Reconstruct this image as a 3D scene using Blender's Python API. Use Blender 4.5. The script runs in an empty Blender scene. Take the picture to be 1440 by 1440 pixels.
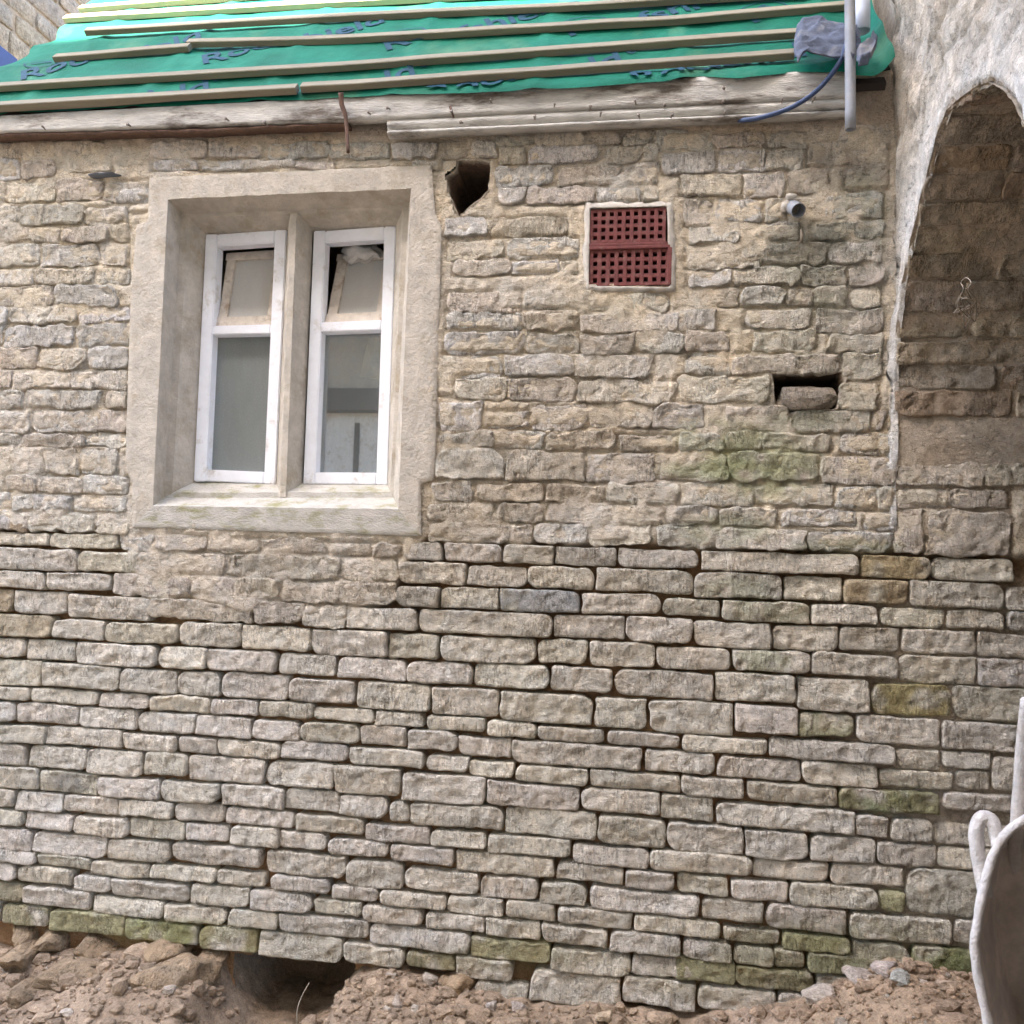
import bpy, bmesh, math, random
import numpy as np
from mathutils import Vector, Matrix
R = math.radians
random.seed(7); rng = np.random.default_rng(7)
SC = bpy.context.scene
COL = SC.collection

# ------------------------------------------------------------------ camera, sky, sun, exposure
YAW, PITCH, ROLL, FPX, DIST, ZC = R(-9.096), R(3.246), R(1.72), 1250.0, 2.4, 1.25
_f = np.array([math.sin(YAW)*math.cos(PITCH), math.cos(YAW)*math.cos(PITCH), math.sin(PITCH)])
_r0 = np.array([math.cos(YAW), -math.sin(YAW), 0.0]); _u0 = np.cross(_r0, _f)
_r = _r0*math.cos(ROLL) + _u0*math.sin(ROLL); _u = _u0*math.cos(ROLL) - _r0*math.sin(ROLL)
CAMP = np.array([0.0, -DIST, ZC])
cam = bpy.data.cameras.new('camera'); co = bpy.data.objects.new('camera', cam); COL.objects.link(co)
co.matrix_world = Matrix(((_r[0], _u[0], -_f[0], CAMP[0]), (_r[1], _u[1], -_f[1], CAMP[1]), (_r[2], _u[2], -_f[2], CAMP[2]), (0, 0, 0, 1)))
cam.sensor_width = 36.0; cam.lens = 36.0*FPX/1440.0; cam.clip_end = 500; cam.clip_start = 0.05
SC.camera = co

SUN_EL, SUN_AZ = R(50), R(208)            # azimuth clockwise from +Y (into the wall); the sun stands behind the viewer, to the left
sdir = Vector((math.sin(SUN_AZ)*math.cos(SUN_EL), math.cos(SUN_AZ)*math.cos(SUN_EL), math.sin(SUN_EL)))
w = bpy.data.worlds.new('World'); SC.world = w; w.use_nodes = True
nt = w.node_tree; bg = nt.nodes['Background']; sky = nt.nodes.new('ShaderNodeTexSky')
sky.sky_type = 'NISHITA'; sky.sun_disc = False; sky.sun_elevation = SUN_EL; sky.sun_rotation = SUN_AZ
sky.air_density = 1.0; sky.dust_density = 3.0; sky.ozone_density = 0.6
nt.links.new(sky.outputs[0], bg.inputs[0]); bg.inputs[1].default_value = 0.13
sl = bpy.data.lights.new('sun', 'SUN'); so = bpy.data.objects.new('sun', sl); COL.objects.link(so)
sl.energy = 3.2; sl.angle = R(0.53); sl.color = (1.0, 0.93, 0.82)
so.rotation_euler = (-sdir).to_track_quat('-Z', 'Y').to_euler(); so.location = (0, 0, 12)
vs = SC.view_settings; vs.view_transform = 'Standard'; vs.look = 'None'; vs.gamma = 1.0; vs.exposure = 3.58
vs.use_white_balance = True; vs.white_balance_temperature = 6420; vs.white_balance_tint = 11
SC.cycles.max_bounces = 10; SC.cycles.diffuse_bounces = 5

# ------------------------------------------------------------------ pixel <-> place
def ray(px, py):
    return _f*FPX + _r*(px-720) - _u*(py-720)
def on_y(px, py, y=0.0):                       # the point of the plane y = const seen at a pixel
    d = ray(px, py); return CAMP + d*((y-CAMP[1])/d[1])
def on_x(px, py, x):
    d = ray(px, py); return CAMP + d*((x-CAMP[0])/d[0])
def on_z(px, py, z):
    d = ray(px, py); return CAMP + d*((z-CAMP[2])/d[2])
def proj(P):                                   # world (N,3) -> photo pixels
    q = np.asarray(P, float) - CAMP; z = q@_f
    return 720 + FPX*(q@_r)/z, 720 - FPX*(q@_u)/z

# ------------------------------------------------------------------ noise
def _h(x, y, z, s):
    n = (x*374761393 + y*668265263 + z*1440662683 + s*974634777) & 0xffffffff
    n = ((n ^ (n >> 13))*1274126177) & 0xffffffff
    n = ((n ^ (n >> 15))*2246822519) & 0xffffffff
    return ((n ^ (n >> 16)) & 0xffffff)/16777215.0
def vn(P, s=0):
    P = np.asarray(P, float); i = np.floor(P).astype(np.int64); f = P-i; u = f*f*(3-2*f)
    x, y, z = i[..., 0], i[..., 1], i[..., 2]; a, b, c = u[..., 0], u[..., 1], u[..., 2]
    L = lambda p, q, t: p+(q-p)*t
    return L(L(L(_h(x, y, z, s), _h(x+1, y, z, s), a), L(_h(x, y+1, z, s), _h(x+1, y+1, z, s), a), b),
             L(L(_h(x, y, z+1, s), _h(x+1, y, z+1, s), a), L(_h(x, y+1, z+1, s), _h(x+1, y+1, z+1, s), a), b), c)
def fbm(P, o=4, s=0, g=0.5):
    t = 0; a = 1.0; k = 0; P = np.asarray(P, float)
    for i in range(o):
        t = t + a*vn(P, s+i*17); k += a; a *= g; P = P*2.03+1.7
    return t/k
def smooth(a, b, x):
    t = np.clip((x-a)/(b-a), 0, 1); return t*t*(3-2*t)

# ------------------------------------------------------------------ object helpers
WLOC = {}
def reg(o, parent, loc):
    loc = np.asarray(loc, float); WLOC[o.name] = loc
    base = np.zeros(3)
    if parent is not None:
        o.parent = parent; base = WLOC[parent.name]
    o.location = tuple(loc-base)
    COL.objects.link(o); return o
def empty(name, loc, label, cat, group=None):
    o = bpy.data.objects.new(name, None); o.empty_display_size = 0.1
    reg(o, None, loc); tag(o, label, cat, group); return o
def tag(o, label=None, cat=None, group=None, kind=None):
    for k, v in (('label', label), ('category', cat), ('group', group), ('kind', kind)):
        if v: o[k] = v
    return o
def mk(name, V, F, mat, parent=None, loc=None, col=None, flat=False, uv=None):
    V = np.asarray(V, float)
    if loc is None: loc = V.mean(0)
    loc = np.asarray(loc, float)
    me = bpy.data.meshes.new(name); me.from_pydata((V-loc).tolist(), [], F); me.update()
    if col is not None:
        at = me.color_attributes.new('Col', 'FLOAT_COLOR', 'POINT')
        c = np.ones((len(V), 4)); c[:, :3] = col; at.data.foreach_set('color', c.ravel())
    if not flat: me.polygons.foreach_set('use_smooth', [True]*len(me.polygons))
    me.materials.append(mat)
    return reg(bpy.data.objects.new(name, me), parent, loc)
def join(parts):                                # [(V,F,col)] -> one
    Vs, Fs, Cs, n = [], [], [], 0
    for V, F, c in parts:
        V = np.asarray(V, float)
        Vs.append(V); Fs += [tuple(i+n for i in f) for f in F]
        if c is not None: Cs.append(np.broadcast_to(c, (len(V), 3)))
        n += len(V)
    return np.vstack(Vs), Fs, (np.vstack(Cs) if Cs else None)
def grid_faces(nu, nv, keep=None, off=0):
    F = []
    for i in range(nu-1):
        for j in range(nv-1):
            if keep is None or keep[i, j]:
                a = off+i*nv+j; F.append((a, a+nv, a+nv+1, a+1))
    return F
def box_vf(c, d, ax=None, bev=0.0):             # bevelled box: centre, full sizes, axes as rows
    c = np.asarray(c, float); h = np.asarray(d, float)/2; ax = np.eye(3) if ax is None else np.asarray(ax, float)
    bm = bmesh.new(); bmesh.ops.create_cube(bm, size=2)
    for v in bm.verts: v.co = Vector((v.co.x*h[0], v.co.y*h[1], v.co.z*h[2]))
    if bev: bmesh.ops.bevel(bm, geom=bm.edges[:], offset=bev, segments=2, affect='EDGES', profile=0.6)
    bm.verts.index_update()
    V = np.array([v.co[:] for v in bm.verts])@ax + c
    F = [tuple(v.index for v in f.verts) for f in bm.faces]; bm.free(); return V, F
def tube_vf(P, r, n=12, cap=True):
    P = np.asarray(P, float); m = len(P); r = np.broadcast_to(r, (m,))
    T = np.gradient(P, axis=0); T /= np.linalg.norm(T, axis=1)[:, None]
    a = np.array([0, 0, 1.0]) if abs(T[0][2]) < .9 else np.array([1.0, 0, 0])
    V = []; u = np.cross(T[0], a)
    for i in range(m):
        u = u-T[i]*(u@T[i]); u /= np.linalg.norm(u); v = np.cross(T[i], u)
        for k in range(n):
            t = 2*math.pi*k/n; V.append(P[i]+r[i]*(math.cos(t)*u+math.sin(t)*v))
    F = [(i*n+k, i*n+(k+1) % n, (i+1)*n+(k+1) % n, (i+1)*n+k) for i in range(m-1) for k in range(n)]
    if cap: F += [tuple(range(n-1, -1, -1)), tuple(range((m-1)*n, m*n))]
    return np.array(V), F
def spline(P, n=40):
    P = np.asarray(P, float); k = len(P); out = []
    Q = np.vstack([2*P[0]-P[1], P, 2*P[-1]-P[-2]])
    for t in np.linspace(0, k-1-1e-6, n):
        i = int(t); f = t-i; a, b, c, d = Q[i:i+4]
        out.append(.5*((2*b)+(c-a)*f+(2*a-5*b+4*c-d)*f*f+(3*b-a-3*c+d)*f**3))
    return np.array(out)
def rock_vf(c, d, seed, sub=2, rough=.28, ax=None):
    bm = bmesh.new(); bmesh.ops.create_icosphere(bm, subdivisions=sub, radius=1.0); bm.verts.index_update()
    V = np.array([v.co[:] for v in bm.verts]); F = [tuple(v.index for v in f.verts) for f in bm.faces]; bm.free()
    V = np.sign(V)*np.abs(V)**.75                 # boxy lump
    k = 1+rough*(fbm(V*1.3+seed*7.1, 3, seed % 97)-.5)*2
    V = V*k[:, None]*np.asarray(d)/2
    if ax is not None: V = V@np.asarray(ax)
    return V+np.asarray(c), F
def chunk_vf(c, d, seed, sub=2, rough=.05, ax=None, npts=16):   # broken stone: faceted hull, roughened
    r = np.random.default_rng(seed); p = r.normal(size=(npts, 3)); p /= np.abs(p).max(1)[:, None]**.8*np.linalg.norm(p, axis=1)[:, None]**.2; p *= r.uniform(.82, 1.0, (npts, 1))
    bm = bmesh.new(); vs = [bm.verts.new(q) for q in p]; g = bmesh.ops.convex_hull(bm, input=vs)
    bmesh.ops.delete(bm, geom=[v for v in bm.verts if not v.link_faces], context='VERTS')
    bmesh.ops.bevel(bm, geom=bm.edges[:], offset=.06, segments=1, affect='EDGES', clamp_overlap=True); bmesh.ops.triangulate(bm, faces=bm.faces[:])
    for _ in range(sub): bmesh.ops.subdivide_edges(bm, edges=[e for e in bm.edges if e.calc_length() > .22], cuts=1); bmesh.ops.triangulate(bm, faces=bm.faces[:])
    bmesh.ops.recalc_face_normals(bm, faces=bm.faces[:]); bm.verts.index_update(); bm.normal_update()
    V = np.array([v.co[:] for v in bm.verts]); Nn = np.array([v.normal[:] for v in bm.verts]); F = [tuple(v.index for v in f.verts) for f in bm.faces]; bm.free()
    V = V+Nn*(rough*4*(fbm(V*2.6+seed, 4, seed % 89)-.5))[:, None]; V = V*np.asarray(d)/2
    if ax is not None: V = V@np.asarray(ax)
    return V+np.asarray(c), F
def inpoly(x, y, P):
    r = np.zeros(np.shape(x), bool); n = len(P); j = n-1
    for i in range(n):
        (xi, yi), (xj, yj) = P[i], P[j]
        r ^= ((yi > y) != (yj > y)) & (x < (xj-xi)*(y-yi)/(yj-yi+1e-12)+xi); j = i
    return r

# ------------------------------------------------------------------ materials
def base_mat(name, rough=0.85, spec=0.3):
    m = bpy.data.materials.new(name); m.use_nodes = True; n = m.node_tree
    b = n.nodes['Principled BSDF']; b.inputs['Roughness'].default_value = rough; b.inputs['Specular IOR Level'].default_value = spec
    return m, n, b
def N(n, t, **k):
    o = n.nodes.new(t)
    for a, v in k.items():
        if a in o.inputs: o.inputs[a].default_value = v
        else: setattr(o, a, v)
    return o
def pos_map(n, sc):
    g = N(n, 'ShaderNodeNewGeometry'); mp = N(n, 'ShaderNodeMapping'); mp.inputs['Scale'].default_value = sc
    n.links.new(g.outputs['Position'], mp.inputs['Vector']); return mp.outputs[0]
def noise(n, vec, scale, detail=6, rough=.6):
    t = N(n, 'ShaderNodeTexNoise', Scale=scale, Detail=detail, Roughness=rough); n.links.new(vec, t.inputs['Vector']); return t.outputs['Fac']
def ramp(n, fac, stops):
    r = N(n, 'ShaderNodeValToRGB'); e = r.color_ramp.elements
    while len(e) < len(stops): e.new(.5)
    for k, (p, c) in zip(e, stops): k.position = p; k.color = (*c, 1) if len(c) == 3 else c
    n.links.new(fac, r.inputs[0]); return r.outputs[0]
def mix(n, a, b, fac=1.0, mode='MULTIPLY'):
    m = N(n, 'ShaderNodeMix', data_type='RGBA', blend_type=mode)
    if isinstance(fac, (int, float)): m.inputs[0].default_value = fac
    else: n.links.new(fac, m.inputs[0])
    for s, v in ((6, a), (7, b)):
        if isinstance(v, tuple): m.inputs[s].default_value = (*v, 1)
        else: n.links.new(v, m.inputs[s])
    return m.outputs[2]
def math_n(n, op, a, b):
    m = N(n, 'ShaderNodeMath', operation=op)
    for i, v in enumerate((a, b)):
        if isinstance(v, (int, float)): m.inputs[i].default_value = v
        else: n.links.new(v, m.inputs[i])
    return m.outputs[0]
def bump(n, b, h, dist, strength=1.0):
    k = N(n, 'ShaderNodeBump', Strength=strength, Distance=dist); n.links.new(h, k.inputs['Height']); n.links.new(k.outputs[0], b.inputs['Normal'])
def g3(v): return (v, v, v)

def mat_masonry(name, tool=0.6, fine=1.0, dist=.004, lo=.72, hi=1.22, pit=.62):
    m, n, b = base_mat(name, .92, .2)
    at = N(n, 'ShaderNodeAttribute', attribute_name='Col')
    p1 = pos_map(n, (1, 1, 1)); pt = pos_map(n, (135, 60, 34)); ph = pos_map(n, (45, 40, 120))
    a = noise(n, p1, 42, 9, .7); f = noise(n, p1, 300, 4, .75); q = noise(n, p1, 12, 4, .6); hz = noise(n, ph, 1.0, 5, .7)
    tn = N(n, 'ShaderNodeTexNoise', Scale=1.0, Detail=4, Roughness=.6, Distortion=1.1); n.links.new(pt, tn.inputs['Vector']); t = tn.outputs['Fac']
    mask = ramp(n, noise(n, p1, 9, 3, .5), [(.40, g3(.15)), (.58, g3(1))])
    pits = ramp(n, noise(n, pos_map(n, (1, 1, 1.5)), 95, 6, .75), [(.34, g3(pit)), (.43, g3(1))])
    cr = noise(n, pos_map(n, (22, 20, 34)), 1.0, 5, .55)                   # thin cracks where the field crosses its middle
    crk = ramp(n, math_n(n, 'ABSOLUTE', math_n(n, 'SUBTRACT', cr, .5), 0), [(.004, g3(.62)), (.016, g3(1))])
    c = mix(n, at.outputs['Color'], ramp(n, a, [(.32, g3(lo)), (.66, g3(hi))]))
    c = mix(n, c, ramp(n, f, [(.33, (.82, .81, .79)), (.52, (1.04, 1.04, 1.04)), (.68, (1.16, 1.16, 1.16))]))
    c = mix(n, c, ramp(n, q, [(.3, (.93, .96, .98)), (.7, (1.08, 1.04, .98))]))
    c = mix(n, c, pits); c = mix(n, c, crk, mask)  # shade in the pits put into the colour for stronger contrast
    c = mix(n, c, ramp(n, t, [(.34, g3(.62)), (.5, g3(1.10))]), math_n(n, 'MULTIPLY', mask, tool))  # tool strokes carry their shade and highlight in the colour too
    n.links.new(c, b.inputs['Base Color'])
    h = math_n(n, 'ADD', math_n(n, 'MULTIPLY', math_n(n, 'MULTIPLY', t, mask), tool), math_n(n, 'MULTIPLY', a, 1.0*fine))
    h = math_n(n, 'ADD', h, math_n(n, 'MULTIPLY', f, .30*fine)); h = math_n(n, 'ADD', h, math_n(n, 'MULTIPLY', hz, .5*fine)); h = math_n(n, 'ADD', h, math_n(n, 'MULTIPLY', pits, .25))
    bump(n, b, h, dist); return m
def mat_plain(name, col, rough=.6, spec=.4, var=.15, scale=20, bd=.001, metal=0, stain=None, stain_amt=(.52, .7), stretch=(1, 1, 1)):
    m, n, b = base_mat(name, rough, spec); b.inputs['Metallic'].default_value = metal
    p = pos_map(n, stretch); a = noise(n, p, scale, 7, .65)
    c = mix(n, col, ramp(n, a, [(.3, g3(1-var)), (.7, g3(1+var))]))
    if stain:
        q = noise(n, p, scale*.45, 8, .7); c = mix(n, c, stain, ramp(n, q, [(stain_amt[0], g3(0)), (stain_amt[1], g3(1))]), 'MIX')
    n.links.new(c, b.inputs['Base Color']); bump(n, b, noise(n, p, scale*5, 5, .6), bd); return m
def mat_vcol(name, rough=.9, scale=60, var=.3, bd=.003, spec=.2):
    m, n, b = base_mat(name, rough, spec); at = N(n, 'ShaderNodeAttribute', attribute_name='Col')
    p = pos_map(n, (1, 1, 1)); a = noise(n, p, scale, 8, .7); f = noise(n, p, scale*4, 5, .7)
    c = mix(n, at.outputs['Color'], ramp(n, a, [(.3, g3(1-var)), (.7, g3(1+var))]))
    c = mix(n, c, ramp(n, f, [(.3, g3(.8)), (.65, g3(1.12))]))
    n.links.new(c, b.inputs['Base Color']); bump(n, b, math_n(n, 'ADD', a, math_n(n, 'MULTIPLY', f, .4)), bd); return m

M_stone = mat_masonry('limestone', tool=1.0, dist=.016, lo=.72, hi=1.25)
M_mortar = mat_masonry('lime_mortar', tool=.15, fine=1.1, dist=.010, lo=.78, hi=1.2)
M_arch = mat_masonry('rough_render', tool=.25, fine=1.1, dist=.011, lo=.72)
M_soil = mat_vcol('soil', .95, 45, .35, .008)
M_dress = mat_plain('painted_dressed_stone', (.455, .415, .35), .85, .2, .2, 20, .005, stain=(.33, .28, .20), stain_amt=(.53, .70))
M_sill = mat_plain('painted_sill_stone', (.45, .425, .375), .85, .2, .16, 24, .004, stain=(.26, .25, .13), stain_amt=(.50, .66), stretch=(1, 1, 2.2))
M_white = mat_plain('white_gloss_paint', (.80, .82, .86), .45, .4, .05, 30, .0006, stain=(.50, .46, .40), stain_amt=(.56, .72))
M_oldwhite = mat_plain('grubby_cream_paint', (.60, .54, .46), .6, .3, .15, 40, .001, stain=(.30, .22, .15), stain_amt=(.52, .7))
M_fascia = mat_plain('flaking_fascia_paint', (.47, .455, .415), .8, .25, .3, 22, .004, stain=(.13, .11, .09), stain_amt=(.49, .62), stretch=(.45, 1, 2))
M_terra = mat_plain('red_painted_clay', (.14, .038, .034), .65, .3, .3, 60, .001, stain=(.22, .12, .10), stain_amt=(.54, .74))
M_cement = mat_plain('grey_cement', (.46, .43, .38), .9, .2, .14, 30, .003)
M_batten = mat_plain('sawn_batten', (.19, .17, .12), .8, .25, .25, 30, .0015, stain=(.15, .135, .09), stretch=(.1, 1, 1))
M_sunbatten = mat_plain('sunlit_yellow_batten', (.60, .50, .33), .8, .2, .2, 30, .0012, stretch=(.1, 1, 1))  # sunlit look of the upper battens put into the colour
M_print = mat_plain('dark_print', (.008, .05, .085), .7, .2, .2, 30, 0)
M_felt = mat_plain('old_grey_felt', (.085, .10, .14), .85, .25, .25, 30, .003, stain=(.17, .165, .16))
M_pipe = mat_plain('weathered_grey_plastic', (.22, .235, .26), .55, .4, .18, 25, .0006, stain=(.25, .24, .22))
M_pipe2 = mat_plain('pale_plastic', (.55, .60, .70), .45, .4, .08, 20, .0003)
M_cable = mat_plain('navy_cable', (.035, .06, .13), .5, .4, .15, 30, .0004)
M_rust = mat_plain('rusty_iron', (.10, .055, .035), .8, .4, .4, 60, .002)
M_nail = mat_plain('dull_nail', (.20, .17, .14), .7, .5, .3, 60, .001)
M_barrow = mat_plain('cement_caked_steel', (.58, .55, .52), .85, .25, .16, 35, .004, stain=(.34, .28, .22), stain_amt=(.55, .72))
M_tray = mat_plain('dirty_tray_steel', (.58, .52, .46), .75, .3, .25, 14, .003, stain=(.40, .36, .32), stain_amt=(.52, .7))
M_rubber = mat_plain('black_rubber', (.02, .02, .02), .8, .3, .2, 40, .001)
M_bone = mat_plain('pale_chip', (.24, .20, .15), .8, .3, .2, 40, .001)
M_slate = mat_plain('blue_slate', (.12, .14, .17), .6, .4, .2, 40, .001)
M_room = mat_plain('dim_room_plaster', (.38, .33, .27), .9, .2, .12, 4, .001)
M_cloth = mat_plain('tan_cloth', (.75, .60, .42), .9, .1, .15, 25, .001)
M_bag = mat_plain('crumpled_polythene', (.62, .60, .56), .35, .5, .12, 40, .002)
M_blue = mat_plain('blue_board', (.05, .08, .20), .7, .3, .2, 8, .001)
M_tile = mat_plain('stone_roof_tiles', (.28, .24, .19), .9, .2, .25, 8, .003)
M_dark = mat_plain('dark_timber', (.05, .04, .035), .8, .2, .2, 20, .001)
def mat_membrane():
    m, n, b = base_mat('green_membrane', .7, .12)
    p = pos_map(n, (1, 1, 1)); a = noise(n, p, 5, 5, .6); f = noise(n, p, 160, 3, .5)
    c = ramp(n, a, [(.30, (.003, .085, .055)), (.55, (.005, .125, .080)), (.75, (.016, .16, .105))])
    q = noise(n, pos_map(n, (1.3, 1, 1)), 3.3, 5, .6)
    c = mix(n, c, (.07, .17, .10), ramp(n, q, [(.55, g3(0)), (.75, g3(.75))]), 'MIX')
    n.links.new(c, b.inputs['Base Color']); bump(n, b, math_n(n, 'ADD', a, math_n(n, 'MULTIPLY', f, .04)), .012)
    return m
M_memb = mat_membrane()
def mat_glass(name, dust, dcol, rough, refl):
    m = bpy.data.materials.new(name); m.use_nodes = True; n = m.node_tree; b = n.nodes['Principled BSDF']; out = n.nodes['Material Output']
    b.inputs['Base Color'].default_value = (*dcol, 1); b.inputs['Roughness'].default_value = .7
    tr = N(n, 'ShaderNodeBsdfTransparent'); tr.inputs[0].default_value = (.82, .88, .86, 1)
    gl = N(n, 'ShaderNodeBsdfGlossy'); gl.inputs['Roughness'].default_value = rough
    p = pos_map(n, (1, 1, 1)); f = noise(n, p, 320, 3, .8); q = noise(n, pos_map(n, (1, 1, .35)), 16, 5, .65)
    lw = N(n, 'ShaderNodeFresnel', IOR=1.5); fac = math_n(n, 'ADD', lw.outputs[0], refl)
    m1 = N(n, 'ShaderNodeMixShader'); n.links.new(fac, m1.inputs[0]); n.links.new(tr.outputs[0], m1.inputs[1]); n.links.new(gl.outputs[0], m1.inputs[2])
    d = math_n(n, 'ADD', math_n(n, 'MULTIPLY', ramp(n, f, [(.55, g3(0)), (.70, g3(1))]), .25), math_n(n, 'MULTIPLY', q, .25))
    d = math_n(n, 'ADD', d, dust-.12); 
    m2 = N(n, 'ShaderNodeMixShader'); n.links.new(d, m2.inputs[0]); n.links.new(m1.outputs[0], m2.inputs[1]); n.links.new(b.outputs[0], m2.inputs[2])
    n.links.new(m2.outputs[0], out.inputs[0]); return m
M_frost = mat_glass('frosted_dusty_glass', .62, (.25, .275, .265), .25, .05)
M_vent = mat_glass('frosted_pale_glass', .85, (.55, .55, .52), .3, .03)
M_clear = mat_glass('smeared_clear_glass', .16, (.30, .32, .31), .01, .22)

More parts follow.
